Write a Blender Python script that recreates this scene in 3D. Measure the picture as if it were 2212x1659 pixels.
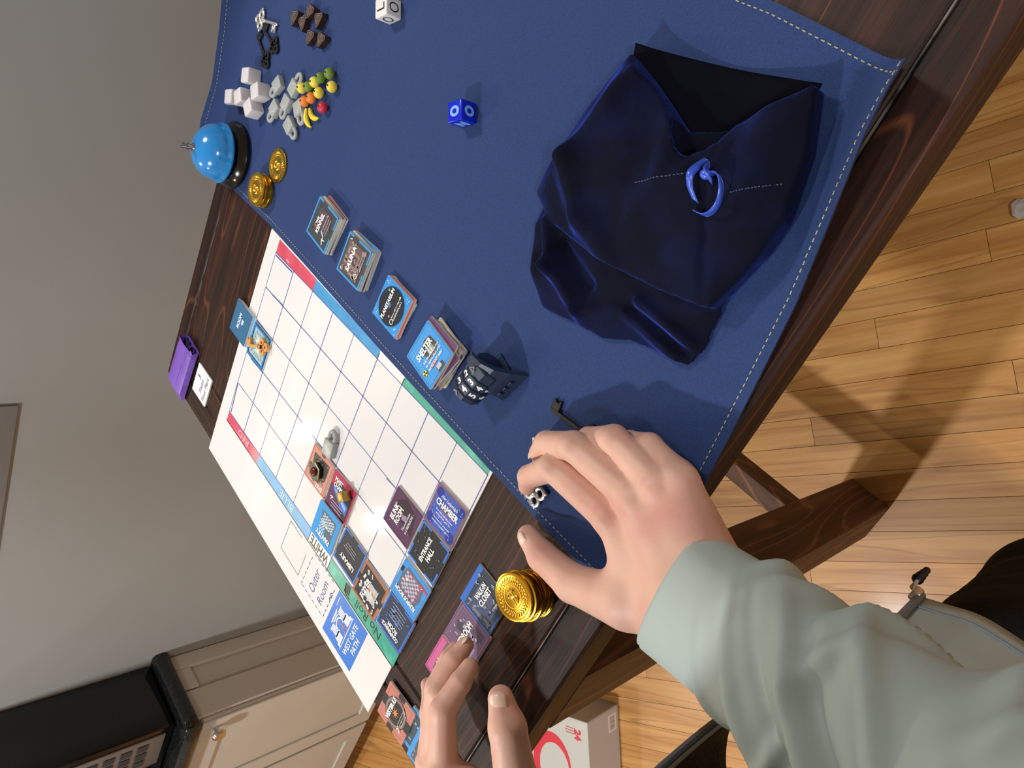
import bpy, bmesh, math, random
import numpy as np
from mathutils import Vector, Matrix

for _o in list(bpy.data.objects):
    bpy.data.objects.remove(_o)
scene = bpy.context.scene
COL = scene.collection
random.seed(7)

# ---- scale: one grid cell of the game board is S metres, the table top is at height H
S = 0.045
H = 0.918
FZ = -H / S                       # floor level in cells


def P(u, v, z=0.0):
    return Vector((u * S, v * S, H + z * S))


# ---------------------------------------------------------------- camera
cam_data = bpy.data.cameras.new('camera')
cam_data.sensor_fit = 'HORIZONTAL'
cam_data.sensor_width = 36.0
cam_data.lens = 36.0 * 1550.0 / 2212.0
cam_data.clip_start = 0.01
cam = bpy.data.objects.new('camera', cam_data)
COL.objects.link(cam)
_right = Vector((0.397, -0.622, -0.675))
_fwd = Vector((-0.401, 0.545, -0.737)).normalized()
_right = (_right - _fwd * _right.dot(_fwd)).normalized()
_up = _right.cross(_fwd)
_rot = Matrix((_right, _up, -_fwd)).transposed()
cam.matrix_world = Matrix.Translation(P(11.988, -6.661, 9.594)) @ _rot.to_4x4()
scene.camera = cam

# ---------------------------------------------------------------- light
scene.view_settings.view_transform = 'Standard'
scene.view_settings.look = 'None'
scene.view_settings.gamma = 1.0
scene.view_settings.use_curve_mapping = False
scene.view_settings.exposure = 0.28
world = bpy.data.worlds.new('world')
scene.world = world
world.use_nodes = True
world.node_tree.nodes['Background'].inputs[0].default_value = (0.9, 0.95, 1.0, 1)
world.node_tree.nodes['Background'].inputs[1].default_value = 0.25

CEIL = 2.452
# (x, y, watts): recessed ceiling lamps; the first two mirror in the glossy board, the last three are added ambient fill
CEILING_AND_FILL_LAMPS = [(-1.504, 2.168, 15, 0.07), (-1.492, 1.477, 15, 0.07), (-1.05, -0.2, 27, 0.13), (0.95, 1.2, 18, 0.3), (0.75, -1.6, 22, 0.3), (-2.2, 0.3, 8, 0.3)]


# ---------------------------------------------------------------- helpers
def srgb(h):
    h = h.lstrip('#')
    c = [int(h[i:i + 2], 16) / 255 for i in (0, 2, 4)]
    return tuple(x / 12.92 if x <= 0.04045 else ((x + 0.055) / 1.055) ** 2.4 for x in c) + (1.0,)


MATS = {}


def mat(name, col, rough=0.5, metal=0.0, spec=0.5, noise=None, bump=None, sheen=None, coat=0.0,
        emit=None, transmission=0.0, sub=0.0, aniso=0.0, coords='Object'):
    if name in MATS:
        return MATS[name]
    m = bpy.data.materials.new(name)
    m.use_nodes = True
    nt = m.node_tree
    b = nt.nodes['Principled BSDF']
    if isinstance(col, str):
        col = srgb(col)
    b.inputs['Base Color'].default_value = col
    b.inputs['Roughness'].default_value = rough
    b.inputs['Metallic'].default_value = metal
    b.inputs['Specular IOR Level'].default_value = spec
    b.inputs['Coat Weight'].default_value = coat
    b.inputs['Coat Roughness'].default_value = 0.08
    b.inputs['Transmission Weight'].default_value = transmission
    if sub:
        b.inputs['Subsurface Weight'].default_value = sub
        b.inputs['Subsurface Radius'].default_value = (0.006, 0.002, 0.0012)
        b.inputs['Subsurface Scale'].default_value = 0.6
    if sheen:
        b.inputs['Sheen Weight'].default_value = sheen[0]
        b.inputs['Sheen Roughness'].default_value = sheen[1]
        b.inputs['Sheen Tint'].default_value = srgb(sheen[2])
    if emit:
        b.inputs['Emission Color'].default_value = srgb(emit[0])
        b.inputs['Emission Strength'].default_value = emit[1]
    tc = None
    if noise or bump:
        tc = nt.nodes.new('ShaderNodeTexCoord')
    if noise:
        # noise = (scale, second colour, low, high)
        n = nt.nodes.new('ShaderNodeTexNoise')
        n.inputs['Scale'].default_value = noise[0]
        n.inputs['Detail'].default_value = 5
        nt.links.new(tc.outputs[coords], n.inputs['Vector'])
        r = nt.nodes.new('ShaderNodeValToRGB')
        r.color_ramp.elements[0].position = noise[2]
        r.color_ramp.elements[1].position = noise[3]
        r.color_ramp.elements[0].color = col
        r.color_ramp.elements[1].color = srgb(noise[1])
        nt.links.new(n.outputs['Fac'], r.inputs['Fac'])
        nt.links.new(r.outputs['Color'], b.inputs['Base Color'])
    if bump:
        n2 = nt.nodes.new('ShaderNodeTexNoise')
        n2.inputs['Scale'].default_value = bump[0]
        n2.inputs['Detail'].default_value = 4
        nt.links.new(tc.outputs[coords], n2.inputs['Vector'])
        bp = nt.nodes.new('ShaderNodeBump')
        bp.inputs['Strength'].default_value = bump[1]
        bp.inputs['Distance'].default_value = bump[2] if len(bump) > 2 else 0.001
        nt.links.new(n2.outputs['Fac'], bp.inputs['Height'])
        nt.links.new(bp.outputs['Normal'], b.inputs['Normal'])
    MATS[name] = m
    return m


def wood(name, ramp, stretch, lines=None, rough=0.35, coat=0.0, vary=0.25, bumps=0.3, lscale=(1.2, 9.0, 9.0), lmul=11.0, spec=0.5):
    """grain runs along the object's X axis; every plank shifts its own grain"""
    m = bpy.data.materials.new(name)
    m.use_nodes = True
    nt = m.node_tree
    L = nt.links.new
    b = nt.nodes['Principled BSDF']
    b.inputs['Roughness'].default_value = rough
    b.inputs['Specular IOR Level'].default_value = spec
    b.inputs['Coat Weight'].default_value = coat
    b.inputs['Coat Roughness'].default_value = 0.15
    tc = nt.nodes.new('ShaderNodeTexCoord')
    oi = nt.nodes.new('ShaderNodeObjectInfo')
    mul = nt.nodes.new('ShaderNodeMath'); mul.operation = 'MULTIPLY'; mul.inputs[1].default_value = 47.0
    L(oi.outputs['Random'], mul.inputs[0])
    cmb = nt.nodes.new('ShaderNodeCombineXYZ')
    L(mul.outputs[0], cmb.inputs[0]); L(mul.outputs[0], cmb.inputs[1])
    add = nt.nodes.new('ShaderNodeVectorMath'); add.operation = 'ADD'
    L(tc.outputs['Object'], add.inputs[0]); L(cmb.outputs[0], add.inputs[1])
    mp = nt.nodes.new('ShaderNodeMapping')
    mp.inputs['Scale'].default_value = stretch
    L(add.outputs[0], mp.inputs['Vector'])
    n = nt.nodes.new('ShaderNodeTexNoise')
    n.inputs['Scale'].default_value = 1.0
    n.inputs['Detail'].default_value = 8
    n.inputs['Roughness'].default_value = 0.65
    L(mp.outputs[0], n.inputs['Vector'])
    cr = nt.nodes.new('ShaderNodeValToRGB')
    els = cr.color_ramp.elements
    els[0].position, els[0].color = ramp[0][0], srgb(ramp[0][1])
    els[1].position, els[1].color = ramp[-1][0], srgb(ramp[-1][1])
    for pos, c in ramp[1:-1]:
        e = els.new(pos); e.color = srgb(c)
    L(n.outputs['Fac'], cr.inputs['Fac'])
    out = cr.outputs['Color']
    if lines:
        mp2 = nt.nodes.new('ShaderNodeMapping')
        mp2.inputs['Scale'].default_value = lscale
        L(add.outputs[0], mp2.inputs['Vector'])
        n2 = nt.nodes.new('ShaderNodeTexNoise')
        n2.inputs['Scale'].default_value = 1.0
        n2.inputs['Detail'].default_value = 1.5
        L(mp2.outputs[0], n2.inputs['Vector'])
        mm = nt.nodes.new('ShaderNodeMath'); mm.operation = 'MULTIPLY'; mm.inputs[1].default_value = lmul
        L(n2.outputs['Fac'], mm.inputs[0])
        fr = nt.nodes.new('ShaderNodeMath'); fr.operation = 'PINGPONG'; fr.inputs[1].default_value = 0.5
        L(mm.outputs[0], fr.inputs[0])
        lr = nt.nodes.new('ShaderNodeValToRGB')
        lr.color_ramp.elements[0].position, lr.color_ramp.elements[0].color = 0.0, (1, 1, 1, 1)
        lr.color_ramp.elements[1].position, lr.color_ramp.elements[1].color = lines[1], (0, 0, 0, 1)
        L(fr.outputs[0], lr.inputs['Fac'])
        brk = nt.nodes.new('ShaderNodeMath'); brk.operation = 'MULTIPLY'
        L(lr.outputs['Color'], brk.inputs[0]); L(n.outputs['Fac'], brk.inputs[1])
        k = nt.nodes.new('ShaderNodeMath'); k.operation = 'MULTIPLY'; k.inputs[1].default_value = lines[2]; k.use_clamp = True
        L(brk.outputs[0], k.inputs[0])
        mx = nt.nodes.new('ShaderNodeMixRGB')
        L(k.outputs[0], mx.inputs['Fac']); L(out, mx.inputs['Color1'])
        mx.inputs['Color2'].default_value = srgb(lines[0])
        out = mx.outputs['Color']
    hsv = nt.nodes.new('ShaderNodeHueSaturation')
    mr = nt.nodes.new('ShaderNodeMapRange')
    mr.inputs['To Min'].default_value = 1 - vary
    mr.inputs['To Max'].default_value = 1 + vary
    L(oi.outputs['Random'], mr.inputs['Value'])
    L(mr.outputs[0], hsv.inputs['Value']); L(out, hsv.inputs['Color'])
    L(hsv.outputs['Color'], b.inputs['Base Color'])
    if bumps:
        bp = nt.nodes.new('ShaderNodeBump')
        bp.inputs['Strength'].default_value = bumps
        bp.inputs['Distance'].default_value = 0.0012
        L(n.outputs['Fac'], bp.inputs['Height']); L(bp.outputs['Normal'], b.inputs['Normal'])
    MATS[name] = m
    return m


_TEXT = {}


def text_geo(body, bold=0.0, shear=0.0):
    key = (body, bold, shear)
    if key not in _TEXT:
        cu = bpy.data.curves.new('lettering', 'FONT')
        cu.body = body
        cu.offset = bold
        cu.shear = shear
        cu.resolution_u = 3
        cu.align_x = 'CENTER'
        cu.space_line = 0.9
        ob = bpy.data.objects.new('lettering', cu)
        COL.objects.link(ob)
        dg = bpy.context.evaluated_depsgraph_get()
        me = bpy.data.meshes.new_from_object(ob.evaluated_get(dg))
        v = np.array([p.co[:] for p in me.vertices]) if len(me.vertices) else np.zeros((0, 3))
        f = [tuple(p.vertices) for p in me.polygons]
        bpy.data.objects.remove(ob)
        bpy.data.curves.remove(cu)
        bpy.data.meshes.remove(me)
        _TEXT[key] = (v, f)
    return _TEXT[key]


class MB:
    """collects geometry in cell units, builds one mesh object"""

    def __init__(self):
        self.v = []; self.f = []; self.m = []; self.sm = []

    def add(self, verts, faces, mi=0, smooth=False):
        o = len(self.v)
        self.v.extend([tuple(p) for p in verts])
        for f in faces:
            self.f.append(tuple(i + o for i in f)); self.m.append(mi); self.sm.append(smooth)
        return self

    def box(self, c, s, mi=0, rot=None, bev=0.0, seg=2):
        bm = bmesh.new()
        bmesh.ops.create_cube(bm, size=1.0)
        for v in bm.verts:
            v.co = Vector((v.co.x * s[0], v.co.y * s[1], v.co.z * s[2]))
        if bev:
            bmesh.ops.bevel(bm, geom=list(bm.edges), offset=bev, segments=seg, affect='EDGES', profile=0.5)
        return self.bm(bm, c, rot, mi, bool(bev))

    def bm(self, bm, c=(0, 0, 0), rot=None, mi=0, smooth=False):
        M = Matrix.Translation(Vector(c))
        if rot is not None:
            M = M @ (rot if isinstance(rot, Matrix) else Matrix.Rotation(rot, 4, 'Z'))
        bm.verts.index_update()
        self.add([M @ v.co for v in bm.verts], [[v.index for v in f.verts] for f in bm.faces], mi, smooth)
        bm.free()
        return self

    def lathe(self, prof, n=32, c=(0, 0, 0), mi=0, smooth=True, M=None):
        vs = []; fs = []
        for (r, z) in prof:
            for k in range(n):
                a = 2 * math.pi * k / n
                p = Vector((r * math.cos(a), r * math.sin(a), z))
                if M is not None:
                    p = M @ p
                vs.append(p + Vector(c))
        for i in range(len(prof) - 1):
            for k in range(n):
                k2 = (k + 1) % n
                fs.append((i * n + k, i * n + k2, (i + 1) * n + k2, (i + 1) * n + k))
        if prof[0][0] > 1e-6:
            fs.append(tuple(reversed(range(n))))
        if prof[-1][0] > 1e-6:
            fs.append(tuple((len(prof) - 1) * n + k for k in range(n)))
        return self.add(vs, fs, mi, smooth)

    def tube(self, path, rad, n=10, mi=0, closed=False, smooth=True, cap=True):
        pts = [Vector(p) for p in path]
        if not hasattr(rad, '__len__'):
            rad = [rad] * len(pts)
        N = len(pts)
        vs = []; fs = []
        ref = None
        for i in range(N):
            if closed:
                t = (pts[(i + 1) % N] - pts[i - 1]).normalized()
            else:
                t = (pts[min(i + 1, N - 1)] - pts[max(i - 1, 0)]).normalized()
            if ref is None:
                ref = Vector((0, 0, 1)) if abs(t.z) < 0.9 else Vector((1, 0, 0))
            a = (ref - t * ref.dot(t)).normalized()
            ref = a
            b = t.cross(a)
            for k in range(n):
                w = 2 * math.pi * k / n
                vs.append(pts[i] + (a * math.cos(w) + b * math.sin(w)) * rad[i])
        for i in range(N if closed else N - 1):
            j = (i + 1) % N
            for k in range(n):
                k2 = (k + 1) % n
                fs.append((i * n + k, i * n + k2, j * n + k2, j * n + k))
        if cap and not closed:
            fs.append(tuple(reversed(range(n))))
            fs.append(tuple((N - 1) * n + k for k in range(n)))
        return self.add(vs, fs, mi, smooth)

    def sphere(self, c, r, n=14, mi=0, sc=(1, 1, 1)):
        bm = bmesh.new()
        bmesh.ops.create_uvsphere(bm, u_segments=n, v_segments=max(6, n // 2 + 2), radius=1)
        for v in bm.verts:
            v.co = Vector((v.co.x * r * sc[0], v.co.y * r * sc[1], v.co.z * r * sc[2]))
        return self.bm(bm, c, None, mi, True)

    def prism(self, poly, z0, z1, mi=0, M=None, mi_side=None):
        n = len(poly)
        vs = [Vector((x, y, z0)) for x, y in poly] + [Vector((x, y, z1)) for x, y in poly]
        if M is not None:
            vs = [M @ p for p in vs]
        self.add(vs, [tuple(reversed(range(n))), tuple(range(n, 2 * n))], mi)
        o = len(self.v) - 2 * n
        for k in range(n):
            k2 = (k + 1) % n
            self.f.append((o + k, o + k2, o + n + k2, o + n + k)); self.m.append(mi if mi_side is None else mi_side); self.sm.append(False)
        return self

    # flat print
    def poly(self, pts, z, mi=0):
        return self.add([(x, y, z) for x, y in pts], [tuple(range(len(pts)))], mi)

    def rect(self, x, y, w, h, z, mi=0, rot=0.0):
        c, s_ = math.cos(rot), math.sin(rot)
        return self.poly([(x + c * a - s_ * b, y + s_ * a + c * b) for a, b in
                          ((-w / 2, -h / 2), (w / 2, -h / 2), (w / 2, h / 2), (-w / 2, h / 2))], z, mi)

    def disc(self, x, y, r, z, mi=0, n=28, sy=1.0):
        return self.poly([(x + r * math.cos(2 * math.pi * k / n), y + r * sy * math.sin(2 * math.pi * k / n)) for k in range(n)], z, mi)

    def ring(self, x, y, r0, r1, z, mi=0, n=32, a0=0.0, a1=2 * math.pi):
        vs = []; fs = []
        for k in range(n + 1):
            a = a0 + (a1 - a0) * k / n
            vs += [(x + r0 * math.cos(a), y + r0 * math.sin(a), z), (x + r1 * math.cos(a), y + r1 * math.sin(a), z)]
        for k in range(n):
            fs.append((2 * k, 2 * k + 1, 2 * k + 3, 2 * k + 2))
        return self.add(vs, fs, mi)

    def stroke(self, pts, w, z, mi=0):
        for (x0, y0), (x1, y1) in zip(pts[:-1], pts[1:]):
            L = math.hypot(x1 - x0, y1 - y0)
            self.rect((x0 + x1) / 2, (y0 + y1) / 2, L + w * 0.7, w, z, mi, math.atan2(y1 - y0, x1 - x0))
        return self

    def frame(self, w, h, t, z, mi=0, x=0, y=0):
        self.rect(x, y + (h - t) / 2, w, t, z, mi); self.rect(x, y - (h - t) / 2, w, t, z, mi)
        self.rect(x - (w - t) / 2, y, t, h - 2 * t, z, mi); self.rect(x + (w - t) / 2, y, t, h - 2 * t, z, mi)
        return self

    def bars(self, x, y, w, n, gap, z, mi=0, th=0.012, rnd=None):
        """lines of print too small to read"""
        r = rnd or random
        for i in range(n):
            lw = w * r.uniform(0.75, 1.0)
            xx = x - lw / 2
            while xx < x + lw / 2 - 0.02:
                d = r.uniform(0.03, 0.075)
                self.rect(xx + d / 2, y - i * gap, d * 0.8, th, z, mi)
                xx += d
        return self

    def text(self, body, x, y, z, w=None, h=None, rot=0.0, mi=0, bold=0.02, shear=0.0, M=None):
        v, f = text_geo(body, bold, shear)
        if not len(v):
            return self
        lo, hi = v.min(0), v.max(0)
        sx = (w / (hi[0] - lo[0])) if w else None
        sy = (h / (hi[1] - lo[1])) if h else sx
        sx = sx or sy
        cx, cy = (lo + hi)[:2] / 2
        c, s_ = math.cos(rot), math.sin(rot)
        out = []
        for p in v:
            a, b = (p[0] - cx) * sx, (p[1] - cy) * sy
            q = Vector((x + c * a - s_ * b, y + s_ * a + c * b, z))
            out.append(M @ q if M is not None else q)
        return self.add(out, f, mi)

    def build(self, name, mats, parent=None, loc=None, rotz=0.0, rot=None, scale=S, angle=35, label=None, cat=None, group=None, kind=None):
        me = bpy.data.meshes.new(name)
        me.from_pydata([(x * scale, y * scale, z * scale) for x, y, z in self.v], [], self.f)
        if not isinstance(mats, (list, tuple)):
            mats = [mats]
        for m in mats:
            me.materials.append(MATS[m] if isinstance(m, str) else m)
        me.polygons.foreach_set('material_index', self.m)
        me.polygons.foreach_set('use_smooth', self.sm)
        me.update()
        if any(self.sm):
            me.set_sharp_from_angle(angle=math.radians(angle))
        return obj(name, me, parent, loc, rotz, rot, label, cat, group, kind)


def obj(name, data, parent=None, loc=None, rotz=0.0, rot=None, label=None, cat=None, group=None, kind=None):
    o = bpy.data.objects.new(name, data)
    COL.objects.link(o)
    if parent is not None:
        o.parent = parent
    if loc is not None:
        o.location = loc
    if rot is not None:
        o.rotation_euler = rot
    elif rotz:
        o.rotation_euler = (0, 0, rotz)
    tag(o, label, cat, group, kind)
    return o


def tag(o, label=None, cat=None, group=None, kind=None):
    for k, v in (('label', label), ('category', cat), ('group', group), ('kind', kind)):
        if v:
            o[k] = v
    return o


def empty(name, loc, rotz=0.0, **kw):
    o = obj(name, None, None, loc, rotz, **kw)
    o.empty_display_size = 0.02
    return o


def copy_tree(o, parent=None):
    c = o.copy(); COL.objects.link(c)
    c.parent = parent
    for ch in o.children:
        copy_tree(ch, c)
    return c


def rounded_square(s, r, n=4):
    pts = []
    for (sx, sy, a0) in ((1, -1, -90), (1, 1, 0), (-1, 1, 90), (-1, -1, 180)):
        for k in range(n + 1):
            a = math.radians(a0 + 90 * k / n)
            pts.append((sx * (s - r) + r * math.cos(a), sy * (s - r) + r * math.sin(a)))
    return pts


# ---------------------------------------------------------------- materials
mat('wall_paint', '#92928f', 0.75, noise=(3.0, '#979794', 0.3, 0.7), bump=(90, 0.12, 0.0006))
mat('room_paint', '#c9c6bf', 0.8, bump=(80, 0.1, 0.0006))
mat('ceiling_paint', '#e6e3dd', 0.85, bump=(60, 0.15, 0.0008))
mat('trim_white', '#dedad2', 0.45)
mat('cabinet_paint', '#c4beb2', 0.42, noise=(5, '#bfb9ad', 0.35, 0.65))
mat('black_granite', '#101313', 0.12, spec=0.6, noise=(160, '#2b302f', 0.52, 0.75))
mat('black_enamel', '#0b0d0e', 0.09, spec=0.55)
mat('panel_grey', '#6d6762', 0.4)
mat('button_dark', '#22252b', 0.3)
mat('chrome', '#c9c9c9', 0.12, metal=1.0)
mat('lamp_lens', '#fff2d8', 0.3, emit=('#ffe9c0', 6.0))
wood('oak_floor', [(0.25, '#9a642c'), (0.42, '#bd8443'), (0.6, '#cf9a58'), (0.8, '#d9a867')], (2.2, 34, 34), lines=('#96602a', 0.11, 1.1),
     rough=0.46, coat=0.05, vary=0.13, bumps=0.12, lscale=(0.9, 16, 16), lmul=7)
wood('walnut_stain', [(0.28, '#130b08'), (0.46, '#27160f'), (0.62, '#3b2117'), (0.82, '#54301f')], (2.6, 80, 80), lines=('#7c4528', 0.06, 1.05),
     rough=0.55, coat=0.0, vary=0.12, bumps=0.5, lscale=(0.8, 7, 7), lmul=36, spec=0.25)
wood('walnut_leg', [(0.25, '#38261d'), (0.45, '#523829'), (0.62, '#674836'), (0.82, '#7b5a45')], (2.4, 50, 50), lines=('#9a6a4a', 0.12, 1.2),
     rough=0.55, coat=0.0, vary=0.12, bumps=0.4, lscale=(1.0, 9, 9), lmul=18, spec=0.25)
mat('gap_filler', '#6b645c', 0.6, noise=(60, '#241d19', 0.4, 0.6))
mat('board_white', '#dededf', 0.035, spec=0.35, noise=(9, '#e4e2df', 0.3, 0.7))
mat('board_core', '#dad7d0', 0.6)
mat('marker_blue', '#3f55a0', 0.4)
mat('marker_pen', '#2b2f86', 0.4)
mat('marker_black', '#1b1d22', 0.4)
mat('pencil', '#5a5852', 0.5)
mat('strip_red', '#cf4a62', 0.35, noise=(60, '#d65a70', 0.4, 0.65))
mat('strip_blue', '#3c8ec6', 0.35, noise=(60, '#4b9cd0', 0.4, 0.65))
mat('strip_green', '#2f9b85', 0.35, noise=(55, '#5cbba3', 0.5, 0.72))
mat('strip_white', '#e8e5e2', 0.3)
mat('sign_blue', '#2f74cf', 0.35)
mat('ink_white', '#f2f0ea', 0.4)
mat('ink_coral', '#d8796a', 0.4)
mat('mat_suede', '#182f5c', 0.85, noise=(900, '#1f3a70', 0.35, 0.7), bump=(1400, 0.3, 0.0004), sheen=(0.15, 0.5, '#5a78c0'))
mat('mat_edge', '#16294d', 0.6)
mat('stitch_yellow', '#a8a382', 0.6)
mat('card_core', '#d3d0c6', 0.6)
mat('velvet', '#050819', 0.9, spec=0.15, noise=(22, '#0b1336', 0.45, 0.75), bump=(260, 0.35, 0.0012), sheen=(0.95, 0.32, '#3d58d0'))
mat('velvet_inside', '#04050f', 0.95, spec=0.1)
mat('ribbon', '#3656c8', 0.3, spec=0.6, sheen=(0.3, 0.3, '#8aa4ff'))
mat('bell_blue', '#1f86cf', 0.16, spec=0.6, coat=0.5)
mat('bell_black', '#07080a', 0.14, spec=0.6)
mat('gold', '#e6bb3c', 0.22, metal=1.0)
mat('gold_relief', '#efcb55', 0.34, metal=1.0)
mat('silver', '#d6d4cf', 0.3, metal=0.75)
mat('brass', '#a88f52', 0.42, metal=0.85, bump=(300, 0.3, 0.0005))
mat('black_plastic', '#0b0c0f', 0.5)
mat('grey_plastic', '#a4a8a6', 0.35, spec=0.4)
mat('grey_engrave', '#c6c9c7', 0.4)
mat('white_plastic', '#d3cfd0', 0.4)
mat('die_blue', '#0a22c4', 0.18, spec=0.5)
mat('die_white', '#e2e0dd', 0.22)
mat('die_print', '#7fb1ee', 0.4)
mat('fruit_green', '#5f7d2a', 0.5, noise=(90, '#6f8d33', 0.4, 0.6))
mat('fruit_yellow', '#e3c93a', 0.5, noise=(90, '#e8d456', 0.4, 0.6))
mat('fruit_orange', '#df7f2c', 0.5, bump=(900, 0.3, 0.0003))
mat('fruit_red', '#c32845', 0.45)
mat('banana', '#e6cf2f', 0.45)
mat('stalk', '#3b2413', 0.6)
mat('chocolate', '#2b1a16', 0.4)
mat('chocolate_line', '#8a7468', 0.5)
mat('lock_navy', '#1b2c44', 0.4, bump=(300, 0.25, 0.0005))
mat('lock_face', '#3a4a5e', 0.35)
mat('peach_wood', '#d59a55', 0.5)
mat('gem_red', '#6a1418', 0.08, spec=0.8, coat=0.6)
mat('gem_setting', '#2d2c24', 0.35, metal=0.6, bump=(400, 0.5, 0.0006))
mat('gem_rim', '#9d9573', 0.35, metal=0.7)
mat('purple_foil', '#7a55b8', 0.42, noise=(40, '#6b47a8', 0.45, 0.7))
mat('purple_dark', '#3a2468', 0.6)
mat('paper_card', '#eeeae6', 0.6)
mat('clear_plastic', '#f2f4f6', 0.08, transmission=0.7, spec=0.6)
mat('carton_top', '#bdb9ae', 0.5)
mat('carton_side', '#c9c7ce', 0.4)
mat('carton_shaded', '#8f8b80', 0.5)  # carton side turned from the light, its shade put into the colour
mat('carton_red', '#cf2334', 0.4)
mat('label_white', '#f3f3f3', 0.4)
mat('label_grey', '#8b8d90', 0.5)
mat('skin', '#dcb09c', 0.5, spec=0.35, noise=(26, '#d3988a', 0.46, 0.76), bump=(420, 0.18, 0.0005), sub=0.12)
mat('nail', '#edcbb8', 0.22, spec=0.5)
mat('jacket', '#a7b5b1', 0.6, noise=(9, '#afbcb8', 0.35, 0.65), bump=(130, 0.12, 0.001))
mat('jacket_lining', '#565b58', 0.8, noise=(300, '#3a3f3d', 0.45, 0.55))
mat('zip_grey', '#6d7b88', 0.45)
mat('shirt_black', '#17191a', 0.85, bump=(500, 0.2, 0.0006))
mat('trousers_black', '#141516', 0.9, spec=0.15, noise=(120, '#1c1e1f', 0.4, 0.65), bump=(350, 0.3, 0.0008))
mat('shoe', '#1a1a1c', 0.5)
mat('hair_brown', '#2a1a10', 0.6)
mat('eye_white', '#e8e6e2', 0.2)
mat('eye_dark', '#20150f', 0.2)

# ================================================================ the room
RX0, RX1, RY0, RY1 = -3.2, 2.6, -2.6, 3.4


def room_box(name, x0, x1, y0, y1, z0, z1, material, parent=None, kind='structure'):
    b = MB().box((0, 0, 0), (x1 - x0, y1 - y0, z1 - z0))
    return b.build(name, material, parent, ((x0 + x1) / 2, (y0 + y1) / 2, (z0 + z1) / 2), scale=1.0, kind=kind)


floor = room_box('floor', RX0, RX1, RY0, RY1, -0.06, -0.0195, 'trim_white')
for nm, a in (('wall_north', (RX0, RX1, RY1, RY1 + 0.1)), ('wall_south', (RX0, RX1, RY0 - 0.1, RY0)),
              ('wall_west', (RX0 - 0.1, RX0, RY0 - 0.1, RY1 + 0.1)), ('wall_east', (RX1, RX1 + 0.1, RY0 - 0.1, RY1 + 0.1))):
    room_box(nm, a[0], a[1], a[2], a[3], -0.06, CEIL + 0.1, 'room_paint')
room_box('ceiling', RX0, RX1, RY0, RY1, CEIL, CEIL + 0.1, 'ceiling_paint')
WY = 17.2 * S                                            # face of the grey partition behind the table
room_box('wall_partition', RX0, 1.7, WY, WY + 0.11, -0.0195, 1.25, 'wall_paint')
room_box('trim_1', RX0, 1.72, WY - 0.015, WY + 0.125, 1.251, 1.272, 'trim_white')
room_box('baseboard_partition', -0.9, 1.7, WY - 0.014, WY - 0.0005, 0.0, 0.1, 'trim_white')


def clip_poly(poly, x0, x1, y0, y1):
    def cut(pts, inside, inter):
        out = []
        for i in range(len(pts)):
            a, b = pts[i - 1], pts[i]
            if inside(b):
                if not inside(a):
                    out.append(inter(a, b))
                out.append(b)
            elif inside(a):
                out.append(inter(a, b))
        return out
    for ax, lim, sg in ((0, x0, 1), (0, x1, -1), (1, y0, 1), (1, y1, -1)):
        if not poly:
            return poly
        poly = cut(poly, lambda p: (p[ax] - lim) * sg >= 0,
                   lambda a, b: tuple(a[k] + (b[k] - a[k]) * (lim - a[ax]) / (b[ax] - a[ax]) for k in (0, 1)))
    return poly


FA = math.atan2(-0.733, 0.68)
BW = 0.0527
rnd = random.Random(11)
boards = []
ca, sa = math.cos(FA), math.sin(FA)
F0 = (7.04 % (BW / S)) * S
for i in range(-85, 86):
    n0 = F0 + i * BW
    x = -5.2 + rnd.uniform(0, 0.8)
    while x < 5.2:
        L = rnd.choice((0.42, 0.6, 0.78, 0.95, 1.2))
        g = 0.0004
        rect = [(x + g, n0 + g), (x + L - g, n0 + g), (x + L - g, n0 + BW - g), (x + g, n0 + BW - g)]
        w = [(ca * a - sa * b, sa * a + ca * b) for a, b in rect]
        w = clip_poly(w, RX0 + 0.002, RX1 - 0.002, RY0 + 0.002, RY1 - 0.002)
        if len(w) >= 3:
            cx = sum(p[0] for p in w) / len(w); cy = sum(p[1] for p in w) / len(w)
            area = abs(sum(w[k - 1][0] * w[k][1] - w[k][0] * w[k - 1][1] for k in range(len(w)))) / 2
            if area > 2e-4:
                boards.append((w, cx, cy))
        x += L
cl = P(11.988, -6.661, 9.594)
camrot_t = _rot.transposed()


def in_view(x, y, z=0.0):
    q = camrot_t @ (Vector((x, y, z)) - cl)
    if q.z >= -0.05:
        return False
    return abs(q.x / -q.z) < 0.8 and abs(q.y / -q.z) < 0.62


def board_key(b):
    d = math.hypot(b[1] - cl.x, b[2] - cl.y)
    vis = any(in_view(*p) for p in b[0]) or in_view(b[1], b[2])
    return (0 if vis else 5) + d


boards.sort(key=board_key)
far = MB()
for k, (w, cx, cy) in enumerate(boards):
    loc = [(ca * (px - cx) + sa * (py - cy), -sa * (px - cx) + ca * (py - cy)) for px, py in w]
    if k < 298:
        b = MB().prism(loc, -0.018, 0.0)
        b.build('floor_board', 'oak_floor', floor, (cx - (RX0 + RX1) / 2, cy - (RY0 + RY1) / 2, (0.06 + 0.0195) / 2), rotz=FA, scale=1.0)
    else:
        far.prism(w, -0.018, 0.0)
far.build('floor_boards', 'oak_floor', floor, (-(RX0 + RX1) / 2, -(RY0 + RY1) / 2, (0.06 + 0.0195) / 2), scale=1.0, kind='stuff')

# shallow panel in a darker grey on the partition
pn = MB().box((-9.7, 17.2 - 0.05, 4.83), (8.6, 0.1, 4.0), bev=0.04)
pn.build('wall_panel', mat('panel_darker_grey', '#7c7b78', 0.7), None, P(0, 0, 0), label='shallow darker grey panel on the grey partition wall', cat='panel')

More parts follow.
